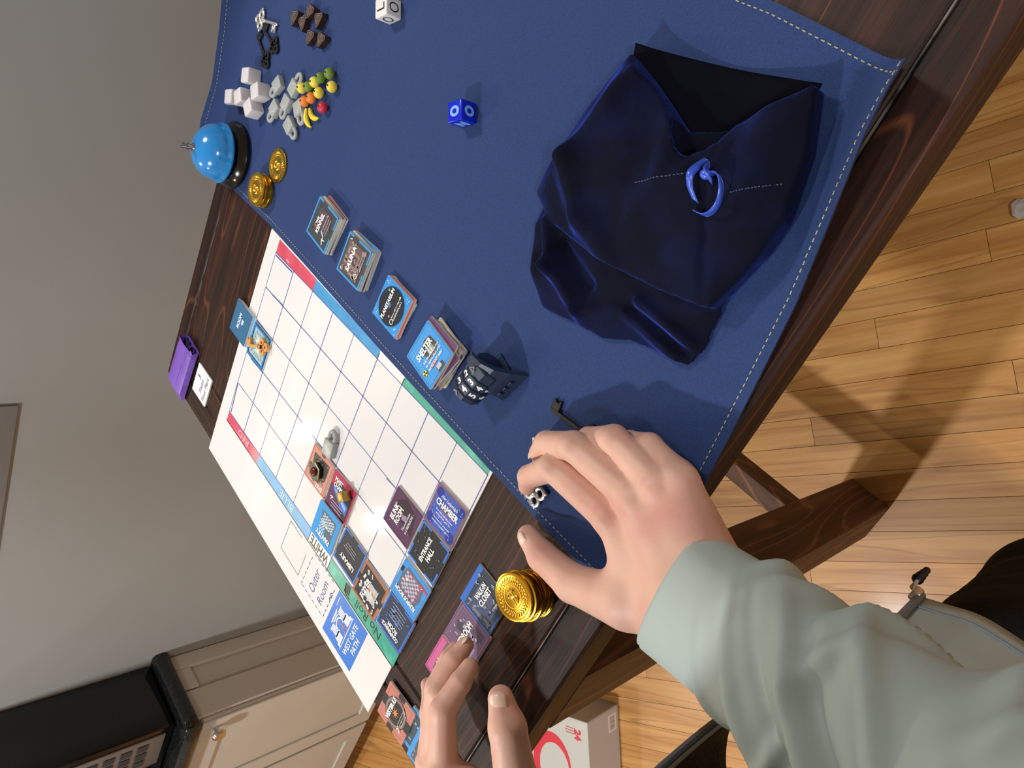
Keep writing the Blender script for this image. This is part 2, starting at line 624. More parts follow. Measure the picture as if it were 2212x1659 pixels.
# ceiling lamps, the wide ones added as soft fill
for i, (x, y, wt, sz) in enumerate(CEILING_AND_FILL_LAMPS):
    r = empty('ceiling_or_fill_lamp', (x, y, CEIL), label='round white recessed ceiling lamp ' + ('farthest beyond the grey partition', 'beyond the grey partition, nearer the cabinet', 'over the west end of the plank table', 'added as soft fill over the far end of the table', 'added as soft fill behind the person by the south wall', 'added as soft fill high above the kitchen cabinet')[i], cat='ceiling lamp', group='recessed ceiling lamps')
    MB().lathe([(0.062, -0.002), (0.085, -0.002), (0.085, -0.008), (0.07, -0.012), (0.062, -0.006), (0.062, -0.002)], 32).build('trim_ring', 'trim_white', r, scale=1.0)
    MB().lathe([(0.0, -0.003), (0.061, -0.003), (0.061, -0.001), (0.0, -0.001)], 28).build('lens', 'lamp_lens', r, scale=1.0)
    ld = bpy.data.lights.new('lamp_light', 'AREA')
    ld.shape = 'DISK'; ld.size = sz; ld.energy = wt
    ld.color = (1.0, 0.9, 0.68) if i < 2 else (0.95, 0.975, 1.0)
    lo = bpy.data.objects.new('lamp_light', ld); COL.objects.link(lo)
    lo.parent = r; lo.location = (0, 0, -0.015)

# ---------------------------------------------------------------- kitchen cabinet, worktop, microwave oven
CX1, CY0, CZ1 = -22.4, 12.9, -5.55
CX0, CY1 = -44.0, 17.18
FLZ = FZ
cab = empty('kitchen_cabinet', P(CX1, CY0, FLZ), label='cream painted base cabinet with panelled side under the black worktop', cat='cabinet')
hgt = CZ1 - FLZ


def cbox(b, x0, x1, y0, y1, z0, z1, mi=0, bev=0.06):
    return b.box(((x0 + x1) / 2, (y0 + y1) / 2, (z0 + z1) / 2), (x1 - x0, y1 - y0, z1 - z0), mi, bev=bev, seg=1)


W = CX0 - CX1
D = CY1 - CY0
b = MB(); cbox(b, W, -0.25, 0.3, D, 1.7, hgt); b.build('body', 'cabinet_paint', cab)
b = MB(); cbox(b, W, -0.45, 1.5, D, 0.0, 1.7); b.build('toe_kick', 'panel_grey', cab)
# panelled side: stiles and rails stand proud of the body side
for nm, (y0, y1, z0, z1) in {'stile': (0.3, 2.0, 1.7, hgt), 'stile.b': (D - 0.9, D, 1.7, hgt), 'rail': (2.08, D - 0.9, hgt - 0.9, hgt), 'rail.b': (2.08, D - 0.9, 1.7, 3.0)}.items():
    b = MB(); cbox(b, -0.25, 0.0, y0, y1, z0, z1); b.build(nm.split('.')[0], 'cabinet_paint', cab)
# doors on the front
for k in range(3):
    x1 = -0.1 - k * 7.4; x0 = x1 - 7.1
    dr = MB()
    cbox(dr, x0, x1, 0.06, 0.3, 1.9, hgt - 0.25)
    dro = dr.build('door', 'cabinet_paint', cab)
    fr = MB()
    for (a0, a1, c0, c1) in ((x0, x0 + 1.2, 1.9, hgt - 0.25), (x1 - 1.2, x1, 1.9, hgt - 0.25), (x0 + 1.2, x1 - 1.2, hgt - 1.5, hgt - 0.25), (x0 + 1.2, x1 - 1.2, 1.9, 3.1)):
        cbox(fr, a0, a1, -0.1, 0.06, c0, c1, bev=0.04)
    fr.build('door_frame', 'cabinet_paint', dro)
    kb = MB().lathe([(0.0, 0.62), (0.3, 0.6), (0.36, 0.48), (0.3, 0.36), (0.12, 0.28), (0.12, 0.0), (0.2, -0.02)], 20, M=Matrix.Rotation(math.radians(90), 4, 'X'))
    kb.build('knob', 'chrome', dro, Vector(((x1 - 0.6) * S, -0.1 * S, (hgt - 1.0) * S)))

b = MB()
pl = [(-0.05, 0), (-0.05, D)]
top = []
x1, y0 = 0.55, -0.6
rr = 0.9
outline = [(W - 0.5, y0)] + [(x1 - rr + rr * math.sin(a), y0 + rr - rr * math.cos(a)) for a in [math.radians(t) for t in range(0, 91, 15)]] + [(x1, D), (W - 0.5, D)]
layers = [(0.0, 0.12), (0.0, 0.0)]
prof = [(0.22, 0.0), (0.05, 0.12), (0.0, 0.4), (0.05, 0.68), (0.22, 0.8)]
vs = []; fs = []
n = len(outline)
for inset, z in prof:
    for (x, y) in outline:
        xx = min(x, x1 - inset) if x > W else x
        yy = max(y, y0 + inset) if y < D else y
        vs.append((xx, yy, z))
for i in range(len(prof) - 1):
    for k in range(n):
        k2 = (k + 1) % n
        fs.append((i * n + k, i * n + k2, (i + 1) * n + k2, (i + 1) * n + k))
fs.append(tuple(reversed(range(n)))); fs.append(tuple((len(prof) - 1) * n + k for k in range(n)))
b.add(vs, fs, 0, True)
b.build('worktop', 'black_granite', None, P(CX1, CY0, CZ1 + 0.01), angle=50, label='polished black granite worktop with rounded corner on the cream cabinet', cat='worktop')

ov = empty('microwave_oven', P(CX1, CY0, CZ1 + 0.81), label='glossy black microwave oven standing on the granite worktop', cat='microwave')
b = MB(); b.box((-6.4, (0.5 + D - 0.08) / 2, 4.6), (12.6, D - 0.58, 9.0), bev=0.12); b.build('housing', 'black_enamel', ov)
b = MB(); b.box((-7.8, 0.42, 4.7), (9.2, 0.16, 8.2), bev=0.05); b.build('door', 'black_enamel', ov)
b = MB(); b.box((-1.6, 0.46, 3.8), (2.3, 0.1, 6.6), bev=0.03); kp = b.build('control_panel', 'panel_grey', ov)
for r_ in range(5):
    for c_ in range(3):
        MB().box((-2.2 + c_ * 0.6, 0.39, 1.5 + r_ * 0.75), (0.46, 0.06, 0.5), bev=0.02, seg=1).build('button', 'button_dark', kp)
MB().box((-1.6, 0.39, 6.2), (1.7, 0.05, 0.9)).build('display', 'button_dark', kp)
for fx in (-12, -1.2):
    for fy in (0.9, D - 0.5):
        MB().lathe([(0.25, -0.001), (0.25, 0.12)], 12, c=(fx, fy, 0)).build('foot', 'black_plastic', ov)

# ---------------------------------------------------------------- drinks carton on the floor
ax = Vector((-0.60, 0.80, 0)); bx_ = Vector((-0.80, -0.60, 0))
ca_ = math.atan2(ax.y, ax.x)
ct = empty('drinks_carton', P(-13.95, 0.72, FZ), rotz=ca_, label='white drinks carton with red curved lettering on the floor below the table', cat='carton')
LX, LY, LZ = 8.6, 5.8, 2.6
b = MB(); b.box((LX / 2, LY / 2, LZ / 2), (LX, LY, LZ), bev=0.05); b.build('box', ['carton_top'], ct)
b = MB(); b.rect(LX / 2, LY / 2, LX - 0.12, LY - 0.12, LZ + 0.006); b.build('top_panel', 'carton_top', ct)
b = MB()
M90 = Matrix.Rotation(math.radians(90), 4, 'X')
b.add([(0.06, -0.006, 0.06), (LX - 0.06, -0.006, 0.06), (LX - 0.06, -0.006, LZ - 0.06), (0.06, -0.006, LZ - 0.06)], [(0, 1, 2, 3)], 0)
b.build('shaded_panel', 'carton_shaded', ct)  # north-east side, coloured darker to stand in for shadow
b = MB()
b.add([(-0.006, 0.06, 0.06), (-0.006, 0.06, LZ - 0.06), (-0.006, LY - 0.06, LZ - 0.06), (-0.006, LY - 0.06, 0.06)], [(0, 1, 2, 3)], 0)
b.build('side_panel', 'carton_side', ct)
# red curved letter and count on the top, red marks on the sides
b = MB()
cx_, cy_ = 2.3, 2.75
vs = []; fs = []
N = 40
for k in range(N + 1):
    a = math.radians(25 + 310 * k / N)
    t = k / N
    wdt = 0.06 + 0.34 * math.sin(math.pi * t) ** 1.4
    for rr_ in (1.15 - wdt * 0.6, 1.15 + wdt * 0.6):
        vs.append((cx_ + rr_ * 0.95 * math.cos(a + 2.4), cy_ + rr_ * 1.25 * math.sin(a + 2.4), LZ + 0.015))
for k in range(N):
    fs.append((2 * k, 2 * k + 1, 2 * k + 3, 2 * k + 2))
b.add(vs, fs)
b.text('24', 0.62, 0.75, LZ + 0.015, h=0.42, rot=math.radians(90), bold=0.05)
b.bars(1.1, 0.75, 0.6, 3, 0.13, LZ + 0.015, th=0.04)
b.build('red_lettering', 'carton_red', ct)
b = MB()
Mx = Matrix(((1, 0, 0, 0), (0, 0, -1, -0.014), (0, 1, 0, 0), (0, 0, 0, 1)))
b.text('24', 1.4, 1.85, 0, h=0.5, M=Mx, bold=0.05)
b.build('red_count', 'carton_red', ct)
b = MB()
for k in range(18):
    a0, a1 = math.radians(200 + 9 * k), math.radians(200 + 9 * (k + 1))
    w0, w1 = 0.22 * math.sin(math.pi * k / 18), 0.22 * math.sin(math.pi * (k + 1) / 18)
    q = [(3.2 + (0.7 + w) * math.cos(a), 1.5 + (0.7 + w) * math.sin(a)) for a, w in ((a0, -w0), (a0, w0), (a1, w1), (a1, -w1))]
    b.add([Mx @ Vector((x, y, 0)) for x, y in q], [(0, 1, 2, 3)])
b.build('red_curve', 'carton_red', ct)
Ml = Matrix(((0, 0, -1, -0.014), (1, 0, 0, 0), (0, 1, 0, 0), (0, 0, 0, 1)))
b = MB(); b.add([Ml @ Vector(p) for p in ((0.3, 0.25, 0), (1.15, 0.25, 0), (1.15, 0.95, 0), (0.3, 0.95, 0))], [(3, 2, 1, 0)]); lb = b.build('barcode_label', 'label_white', ct)
b = MB()
for k in range(9):
    x = 0.42 + k * 0.075
    b.add([Ml @ Vector(p) for p in ((x, 0.38, 0.006), (x + (0.03 if k % 3 else 0.045), 0.38, 0.006), (x + (0.03 if k % 3 else 0.045), 0.78, 0.006), (x, 0.78, 0.006))], [(3, 2, 1, 0)])
b.build('barcode', 'label_grey', lb)

# crumpled scrap of clear plastic on the floor
bm = bmesh.new(); bmesh.ops.create_icosphere(bm, subdivisions=2, radius=0.32)
for v in bm.verts:
    v.co *= 0.7 + 0.5 * rnd.random(); v.co.z *= 0.6
MB().bm(bm).build('plastic_scrap', 'clear_plastic', None, P(14.0, -0.8, FZ + 0.2), label='crumpled clear plastic scrap lying on the wooden floor', cat='scrap')

# ================================================================ the table
TROT = -0.021
table = empty('dining_table', P(0, 0, 0), rotz=TROT, label='dark stained plank table with framed edge and square legs', cat='table')
rt = random.Random(5)


def plank(name, x0, x1, y0, y1, z0=-0.85, z1=0.0, along='x', material='walnut_stain', bev=0.05):
    g = 0.012
    b = MB()
    if along == 'x':
        b.box((0, 0, 0), (x1 - x0 - g, y1 - y0 - 2 * g, z1 - z0), bev=bev, seg=1)
        r = 0.0
    else:
        b.box((0, 0, 0), (y1 - y0 - g, x1 - x0 - 2 * g, z1 - z0), bev=bev, seg=1)
        r = math.pi / 2
    return b.build(name, material, table, Vector(((x0 + x1) / 2 * S, (y0 + y1) / 2 * S, (z0 + z1) / 2 * S)), rotz=r)


TX0, TX1 = -1.72, 31.0
ys = [-2.58 + 3.016 * k for k in range(6)]
for k in range(5):
    plank('plank', -0.28, TX1 - 1.44, ys[k], ys[k + 1])
plank('edge_strip', TX0, TX1, -3.3, -2.58)
plank('edge_strip', TX0, TX1, 12.5, 13.15)
for (a, c) in ((TX0, -1.0), (-1.0, -0.28), (TX1 - 1.44, TX1 - 0.72), (TX1 - 0.72, TX1)):
    plank('edge_strip', a, c, -2.58, 12.5, along='y')
# light filler showing in the joints
for (a, c, d0, d1) in ((TX0 + 0.3, TX1 - 0.3, -2.592, -2.568), (TX0 + 0.3, TX1 - 0.3, 12.488, 12.512)):
    MB().box((0, 0, 0), (c - a, d1 - d0, 0.5)).build('joint_filler', 'gap_filler', table, Vector(((a + c) / 2 * S, (d0 + d1) / 2 * S, -0.262 * S)))
for lx in (1.15, 26.4):
    for ly in (-3.28, 11.4):
        b = MB(); b.box((0, 0, 0), (-FZ - 0.86, 1.72, 1.64), bev=0.06, seg=1)
        b.build('leg', 'walnut_leg', table, Vector(((lx + 0.9) * S, (ly + 0.86) * S, (FZ - 0.85) / 2 * S)), rot=(0, math.radians(90), 0))
    b = MB(); b.box((0, 0, 0), (12.9, 0.66, 1.22), bev=0.05, seg=1)
    b.build('stretcher', 'walnut_leg', table, Vector(((lx + 1.02) * S, 4.85 * S, -15.3 * S)), rotz=math.pi / 2)
for (yy) in (-2.35, 12.3):
    plank('apron', 3.0, 26.4, yy - 0.25, yy + 0.25, -2.6, -0.86, material='walnut_leg')
for (xx) in (1.7, 27.8):
    plank('apron', xx - 0.25, xx + 0.25, -1.56, 11.4, -2.6, -0.86, along='y', material='walnut_leg')
b = MB(); b.box((0, 0, 0), (22.5, 0.66, 1.22), bev=0.05, seg=1)
b.build('stretcher', 'walnut_leg', table, Vector((14.8 * S, 4.9 * S, -15.3 * S)))

# ================================================================ the game board
BZ = 0.03
bq = [(-2.02, 0.06), (5.14, -0.07), (5.44, 9.5), (-1.71, 9.49)]
board = MB().prism(bq, 0.004, BZ, 0, mi_side=1).build('game_board', ['board_white', 'board_core'], None, P(0, 0, 0),
    label='white gloss game board with hand-ruled blue grid and coloured side strips', cat='game board')
L1, L2, L3, L4 = BZ + 0.002, BZ + 0.0035, BZ + 0.005, BZ + 0.0065
b = MB()
jit = random.Random(3)
for u in range(0, 6):
    b.stroke([(u + jit.uniform(-.01, .01), 0.0), (u + jit.uniform(-.012, .012), 4.5), (u + jit.uniform(-.01, .01), 9.0)], 0.017 if u % 2 else 0.022, L3)
for v in range(0, 10):
    b.stroke([(0, v + jit.uniform(-.01, .01)), (2.5, v + jit.uniform(-.012, .012)), (5.0, v + jit.uniform(-.01, .01))], 0.016 if v % 2 else 0.022, L3)
for p, q in (((2.98, 2.35), (3.0, 1.98)), ((2, 4.3), (2, 3.9)), ((0.05, 8.9), (0.95, 8.97)), ((3, 5.4), (3, 5.15)), ((4.95, 8.05), (4.95, 8.95)), ((2.99, 8.0), (3.03, 8.96)), ((1.99, 7.98), (1.97, 8.7)), ((4.02, 8.0), (4.0, 8.6))):
    b.stroke([p, q], 0.034, L4)
b.build('grid_lines', 'marker_blue', board)


def wx(v):
    return -0.42 + 0.12 * v / 9.0


for (v0, v1, m_) in ((7, 9, 'strip_red'), (4, 7, 'strip_blue'), (3, 4, 'strip_white'), (0, 3, 'strip_green')):
    MB().poly([(wx(v0), v0), (-0.005, v0), (-0.005, v1), (wx(v1), v1)], L1).build('colour_strip', m_, board)
    e0, e1 = 5.12 + 0.26 * v0 / 9, 5.12 + 0.26 * v1 / 9
    MB().poly([(5.0, v0), (max(e0, 5.04), v0), (e1, v1), (5.0, v1)], L1).build('colour_strip', m_, board)
MB().stroke([(wx(0), 0.0), (wx(4.5), 4.5), (wx(9), 9.0)], 0.03, L2).build('border_line', 'marker_black', board)
for v in (3, 4):
    MB().stroke([(wx(v), v), (0, v)], 0.028, L2).build('border_line', 'marker_black', board)
    MB().stroke([(5, v), (5.15, v)], 0.03, L2).build('border_line', 'marker_black', board)
R90 = math.pi / 2
for (t_, x_, y_, w_, h_, bo_, m_) in (('RED', -0.16, 7.95, 0.62, 0.17, -0.02, 'ink_white'), ('BLUE', -0.17, 5.3, 0.72, 0.18, -0.02, 'ink_white'),
                                      ('WHITE', -0.2, 3.5, 0.86, 0.27, 0.03, 'marker_black'), ('No Roll', -0.2, 1.2, 1.05, 0.22, 0.0, 'marker_black')):
    MB().text(t_, x_, y_, L3, w=w_, h=h_, rot=R90, bold=bo_).build('lettering', m_, board)
MB().stroke([(5.08, 8.3), (5.1, 8.45)], 0.02, L3).build('lettering', 'ink_white', board)
MB().rect(-0.17, 2.12, 0.24, 0.2, L3, 0, 0.15).build('black_square', 'marker_black', board)
MB().stroke([(-0.33, 1.95), (-0.33, 2.1), (-0.27, 2.2), (-0.1, 2.24)], 0.035, L3).build('pen_curve', 'marker_black', board)
b = MB()
b.stroke([(-0.47, 4.85), (-1.41, 4.87), (-1.44, 3.88), (-0.72, 3.87)], 0.016, L2)
b.stroke([(-0.47, 4.85), (-0.49, 4.25)], 0.016, L2)
b.build('pencil_square', 'pencil', board)
b = MB()
for k in range(6):
    for (x0, y0, x1, y1) in ((-1.5, 3.66, -0.5, 3.62), (-1.5, 2.52, -0.5, 2.5)):
        t = k / 6
        b.stroke([(x0 + (x1 - x0) * t, y0 + (y1 - y0) * t), (x0 + (x1 - x0) * (t + 0.09), y0 + (y1 - y0) * (t + 0.09))], 0.022, L2)
    for (x0, y0, x1, y1) in ((-1.5, 3.62, -1.52, 2.55), (-0.42, 3.58, -0.44, 2.55)):
        t = k / 6
        b.stroke([(x0 + (x1 - x0) * t, y0 + (y1 - y0) * t), (x0 + (x1 - x0) * (t + 0.09), y0 + (y1 - y0) * (t + 0.09))], 0.018, L2)
b.stroke([(-0.95, 2.5), (-0.9, 2.56), (-0.84, 2.5), (-0.78, 2.58), (-0.7, 2.52)], 0.024, L3)
b.text('Outer', -1.0, 3.26, L2, w=0.66, h=0.26, rot=0.06, bold=-0.005, shear=0.1)
b.text('Room', -1.0, 2.84, L2, w=0.68, h=0.23, rot=0.06, bold=-0.005, shear=0.1)
b.build('pen_writing', 'marker_pen', board)

# printed gate picture, two-towered gate over a white title
sq = [(-1.785, 1.05), (-0.47, 1.03), (-0.43, 2.36), (-1.76, 2.39)]
gate = MB().prism(sq, BZ + 0.001, BZ + 0.006).build('gate_picture', 'sign_blue', board)
b = MB()
G = BZ + 0.0085
gx, gy = -1.11, 1.62
b.rect(gx, gy - 0.02, 1.06, 0.02, G)
for sx in (-1, 1):
    b.rect(gx + sx * 0.3, gy + 0.13, 0.26, 0.2, G)
    b.rect(gx + sx * 0.27, gy + 0.34, 0.2, 0.26, G)
    b.rect(gx + sx * 0.27, gy + 0.235, 0.3, 0.03, G)
    b.rect(gx + sx * 0.27, gy + 0.48, 0.27, 0.03, G)
    b.rect(gx + sx * 0.455, gy + 0.05, 0.05, 0.1, G)
b.ring(gx, gy + 0.26, 0.15, 0.185, G, a0=0, a1=math.pi)
b.rect(gx, gy + 0.48, 0.4, 0.02, G); b.rect(gx, gy + 0.56, 0.44, 0.03, G)
for k in range(9):
    b.rect(gx - 0.16 + k * 0.04, gy + 0.52, 0.014, 0.06, G)
b.text('WEST GATE', gx, gy - 0.2, G, w=0.98, h=0.16, bold=0.01)
b.text('PATH', gx, gy - 0.42, G, w=0.46, h=0.16, bold=0.01)
b.rect(gx + 0.44, gy + 0.62, 0.28, 0.016, G)
b.build('gate_print', 'ink_white', gate)
b = MB()
for sx in (-1, 1):
    for r_ in range(5):
        for c_ in range(3):
            b.rect(gx + sx * 0.27 - 0.06 + c_ * 0.06, gy + 0.27 + r_ * 0.042, 0.026, 0.028, G + 0.0015)
    for c_ in range(3):
        b.rect(gx + sx * 0.3 - 0.07 + c_ * 0.07, gy + 0.11, 0.012, 0.12, G + 0.0015)
b.build('gate_windows', 'sign_blue', gate)
b = MB(); b.stroke([(gx - 0.1, gy), (gx + 0.02, gy + 0.08), (gx - 0.04, gy + 0.16), (gx + 0.08, gy + 0.2), (gx, gy + 0.3), (gx + 0.04, gy + 0.36)], 0.022, G)
b.stroke([(gx + 0.12, gy + 0.02), (gx + 0.06, gy + 0.1), (gx + 0.1, gy + 0.15)], 0.018, G)
b.build('gate_path', 'ink_coral', gate)

# ================================================================ the blue playing mat
NU, NV = 64, 120
W_EDGE = [(-3.55, 5.12), (-2.5, 5.12), (-1.27, 5.11), (0.9, 5.17), (4.0, 5.25), (6.9, 5.37), (9.7, 5.49), (12.1, 5.45), (14.2, 5.6)]
NEAR = [(5.08, -3.5, 0.0), (7.53, -3.55, 0.0), (9.15, -3.41, 0.05), (10.56, -3.31, 0.2), (11.71, -3.17, 0.4), (12.67, -3.06, 0.62), (13.18, -3.06, 0.75), (13.5, -3.08, 0.8)]
FAR = [(5.6, 14.05, 0.2), (6.51, 14.05, 0.3), (7.63, 14.0, 0.25), (9.05, 14.2, 0.3), (9.72, 14.43, 0.3), (12, 14.9, 0.3), (14.1, 15.1, 0.3)]
MT = 0.05


def interp(x, xs, ys_):
    return float(np.interp(x, xs, ys_))


def mat_pt(a, c):
    """a: 0 west..1 east, c: 0 near..1 far"""
    xw = interp(c, [(y + 3.5) / 17.7 for y, x in W_EDGE], [x for y, x in W_EDGE])
    xe = 13.5 + 0.18 * min(1, c * 8) + 0.5 * c
    x = xw + (xe - xw) * a
    yn = interp(x, [q[0] for q in NEAR], [q[1] for q in NEAR])
    zn = interp(x, [q[0] for q in NEAR], [q[2] for q in NEAR])
    yf = interp(x, [q[0] for q in FAR], [q[1] for q in FAR])
    zf = interp(x, [q[0] for q in FAR], [q[2] for q in FAR])
    y = yn + (yf - yn) * c
    dn = (y - yn) / 0.6
    zz = zn * max(0.0, 1 - dn) ** 2 if dn < 1 else 0.0
    if zn > 0.3:
        dn = (y - yn) / 0.75
        zz = zn * max(0.0, 1 - dn) ** 2.2 if dn < 1 else 0.0
    df = (yf - y) / 0.85
    if df < 1:
        zz += zf * (1 - df) ** 2
    # rests on the board edge along the west side
    lift = 0.032 if (-0.15 < y < 9.6) else 0.0
    zz += lift * max(0.0, 1 - (x - 5.05) / 0.45)
    return Vector((x, y, zz + 0.006))


pw = lambda t: 0.5 - 0.5 * math.cos(math.pi * t)
us = [pw(i / NU) * 0.5 + 0.5 * i / NU for i in range(NU + 1)]
vs_ = [pw(j / NV) * 0.5 + 0.5 * j / NV for j in range(NV + 1)]
grid = [[mat_pt(a, c) for a in us] for c in vs_]
b = MB()
vv = [(p.x, p.y, p.z + MT) for row in grid for p in row]
w1 = NU + 1
b.add(vv, [(j * w1 + i, j * w1 + i + 1, (j + 1) * w1 + i + 1, (j + 1) * w1 + i) for j in range(NV) for i in range(NU)], 0, True)
bot = [(p.x, p.y, p.z) for row in grid for p in row]
b.add(bot, [(j * w1 + i, (j + 1) * w1 + i, (j + 1) * w1 + i + 1, j * w1 + i + 1) for j in range(NV) for i in range(NU)], 1, True)
n_ = len(vv)
rim = [i for i in range(w1)] + [j * w1 + NU for j in range(1, NV + 1)] + [NV * w1 + i for i in range(NU - 1, -1, -1)] + [j * w1 for j in range(NV - 1, 0, -1)]
for k in range(len(rim)):
    a, c = rim[k - 1], rim[k]
    b.f.append((a, n_ + a, n_ + c, c)[::-1]); b.m.append(1); b.sm.append(False)
matobj = b.build('playing_mat', ['mat_suede', 'mat_edge'], None, P(0, 0, 0), angle=40, label='large navy blue suede playing mat with yellow edge stitching', cat='mat')

b = MB()


def stitch_line(fn, length):
    n = int(length / 0.1)
    for k in range(n):
        p0 = fn((k + 0.2) / n); p1 = fn((k + 0.72) / n)
        d = (p1 - p0)
        side = Vector((-d.y, d.x, 0)).normalized() * 0.009
        up = Vector((0, 0, MT + 0.008))
        vsx = [p0 - side + up, p1 - side + up, p1 + side + up, p0 + side + up]
        mid = (p0 + p1) / 2 + up + Vector((0, 0, 0.012))
        b.add(vsx + [mid - side * 0.4, mid + side * 0.4], [(0, 1, 4), (1, 2, 5, 4), (2, 3, 5), (3, 0, 4, 5)], 0, True)


stitch_line(lambda t: mat_pt(0.017, t), 17.6)
stitch_line(lambda t: mat_pt(0.983, t), 17.6)
stitch_line(lambda t: mat_pt(t, 0.0085), 8.4)
stitch_line(lambda t: mat_pt(t, 0.9915), 8.4)
b.build('stitching', 'stitch_yellow', matobj, kind='stuff')
MZ = MT + 0.009            # level of the mat's upper face

# ================================================================ cards
CT = 0.042
C_BLUE, C_DARK, C_DGREY = '#3c8fd6', '#35353a', '#4a4648'


def cm(hexcol, rough=0.55):
    return mat('ink_' + hexcol.strip('#'), hexcol, rough, spec=0.15)


CARD_MESH = {}


def card_body(name, face, size, label, group, loc, rotz, tilt=None):
    key = (face, size)
    if key not in CARD_MESH:
        b = MB()
        b.prism(rounded_square(size / 2, 0.025, 3), 0, CT, 0, mi_side=1)
        o = b.build(name, [cm(face), 'card_core'])
        CARD_MESH[key] = o.data
        bpy.data.objects.remove(o)
    return obj(name, CARD_MESH[key], None, loc, rotz, rot=tilt, label=label, cat='card', group=group)


def card(name, label, u, v, z, rot, face, draw, titles=(), size=0.965, group=None, fine=None, fine_col='#cfcfd2', title_col='#f4f2ee'):
    """draw: list of (kind, colour, args) in card units; titles: (text, x, y, w, h, bold)"""
    o = card_body(name, face, size, label, group, P(u, v, z), math.radians(rot))
    if draw:
        cols = []
        b = MB()
        for k, (kind, colr, a) in enumerate(draw):
            if colr not in cols:
                cols.append(colr)
            mi = cols.index(colr)
            zz = CT + 0.0016 + 0.0011 * k
            a = list(a)
            if kind == 'rect':
                b.rect(a[0], a[1], a[2], a[3], zz, mi, math.radians(a[4]) if len(a) > 4 else 0)
            elif kind == 'disc':
                b.disc(a[0], a[1], a[2], zz, mi, sy=a[3] if len(a) > 3 else 1)
            elif kind == 'ring':
                b.ring(a[0], a[1], a[2], a[3], zz, mi)
            elif kind == 'frame':
                b.frame(a[0], a[1], a[2], zz, mi)
            elif kind == 'poly':
                b.poly(a, zz, mi)
            elif kind == 'stroke':
                b.stroke(a[0], a[1], zz, mi)
            elif kind == 'specks':
                rr = random.Random(a[0])
                for _ in range(a[1]):
                    b.rect(rr.uniform(-a[2], a[2]), rr.uniform(-a[3], a[3]), rr.uniform(.02, a[4]), rr.uniform(.012, a[4] * .6), zz, mi, rr.uniform(0, 3.1))
            elif kind == 'check':
                x0, y0, w, h, n = a
                for i in range(n):
                    for j in range(n):
                        if (i + j) % 2:
                            b.rect(x0 + w * ((i + .5) / n - .5), y0 + h * ((j + .5) / n - .5), w / n, h / n, zz, mi)
        b.build('artwork', [cm(c) for c in cols], o)
    zt = CT + 0.004 + 0.0011 * len(draw)
    if titles:
        b = MB()
        for t in titles:
            b.text(t[0], t[1], t[2], zt, w=t[3], h=t[4], bold=t[5] if len(t) > 5 else 0.035, shear=t[6] if len(t) > 6 else 0.0)
        b.build('title', cm(title_col), o)
    if fine:
        b = MB()
        rr = random.Random(len(name) + int(u * 10))
        for t in fine:
            if isinstance(t[0], str):
                b.text(t[0], t[1], t[2], zt, w=t[3], h=t[4], bold=0.015)
            else:
                b.bars(t[0], t[1], t[2], t[3], t[4], zt, rnd=rr)
        b.build('fine_print', cm(fine_col), o)
    return o


def tabs(col, t=0.045, gap=0.16):
    """thin coloured border broken by a gap on some sides"""
    return [('rect', col, (0, .455, .93, t)), ('rect', col, (-.455, 0, t, .93)), ('rect', col, (.455, -.2, t, .5)), ('rect', col, (.455, .36, t, .2)), ('rect', col, (-.28, -.455, .36, t)), ('rect', col, (.3, -.455, .3, t))]


# ---- cards laid on the board
bz = BZ + 0.004
card('room_card', 'dark grey card titled ENTRANCE HALL with blue corners', 2.6, .44, bz, -1, '#2f3033',
     [('rect', '#4378cf', (-.3, .455, .3, .05)), ('rect', '#4378cf', (.3, .455, .3, .05)), ('rect', '#4378cf', (-.455, .3, .05, .3)), ('rect', '#4378cf', (-.455, -.3, .05, .3)), ('rect', '#4378cf', (.455, .3, .05, .3)), ('rect', '#4378cf', (.455, -.3, .05, .3)), ('rect', '#4378cf', (-.3, -.455, .3, .05)), ('rect', '#4378cf', (.3, -.455, .3, .05)), ('specks', '#6c7076', (2, 22, .4, .4, .06))],
     [('ENTRANCE', 0, .09, .62, .12), ('HALL', 0, -.07, .34, .13)])
card('room_card', "mauve card titled Her Ladyship's CHAMBER with blue flowers", 3.59, .46, bz, -89, '#7d5d78',
     [('rect', '#4560b8', (0, 0, .84, .84)), ('rect', '#6d6fc9', (.02, .05, .4, .3)), ('disc', '#2f3f93', (-.33, -.3, .12)), ('disc', '#2f3f93', (.33, -.32, .12)), ('disc', '#2f3f93', (-.34, .32, .1)), ('disc', '#2f3f93', (.34, .33, .1)), ('rect', '#6a6680', (-.02, .08, .34, .14)), ('specks', '#8fa2e8', (5, 30, .38, .38, .05))],
     [("Her Ladyship's", 0, .29, .52, .1, .01, .25), ('CHAMBER', 0, .14, .7, .15)],
     fine=[('The next time you enter', 0, -.03, .56, .05), ('BOUDOIR gain 10', 0, -.11, .46, .05), ('The next time you enter', 0, -.21, .56, .05), ('WALK-IN CLOSET gain 3', 0, -.29, .56, .05)], fine_col='#eef0fb')
card('room_card', 'purple card titled BUNK ROOM', 2.66, 1.45, bz, -1, '#5a3a58',
     [('poly', '#3b3038', ((-.18, -.42), (.3, -.32), (.42, .1), (.2, .34), (-.1, .1))), ('rect', '#9a7fa0', (.02, -.05, .12, .16, 20)), ('specks', '#a48fae', (8, 14, .38, .34, .05)), ('frame', '#6b4868', (.9, .9, .012))],
     [('BUNK', -.05, .27, .42, .14), ('ROOM', -.05, .11, .42, .14)],
     fine=[('This room counts', 0, -.14, .48, .055), ('as 2 BEDROOMS', 0, -.24, .48, .065)], fine_col='#eae4ee')
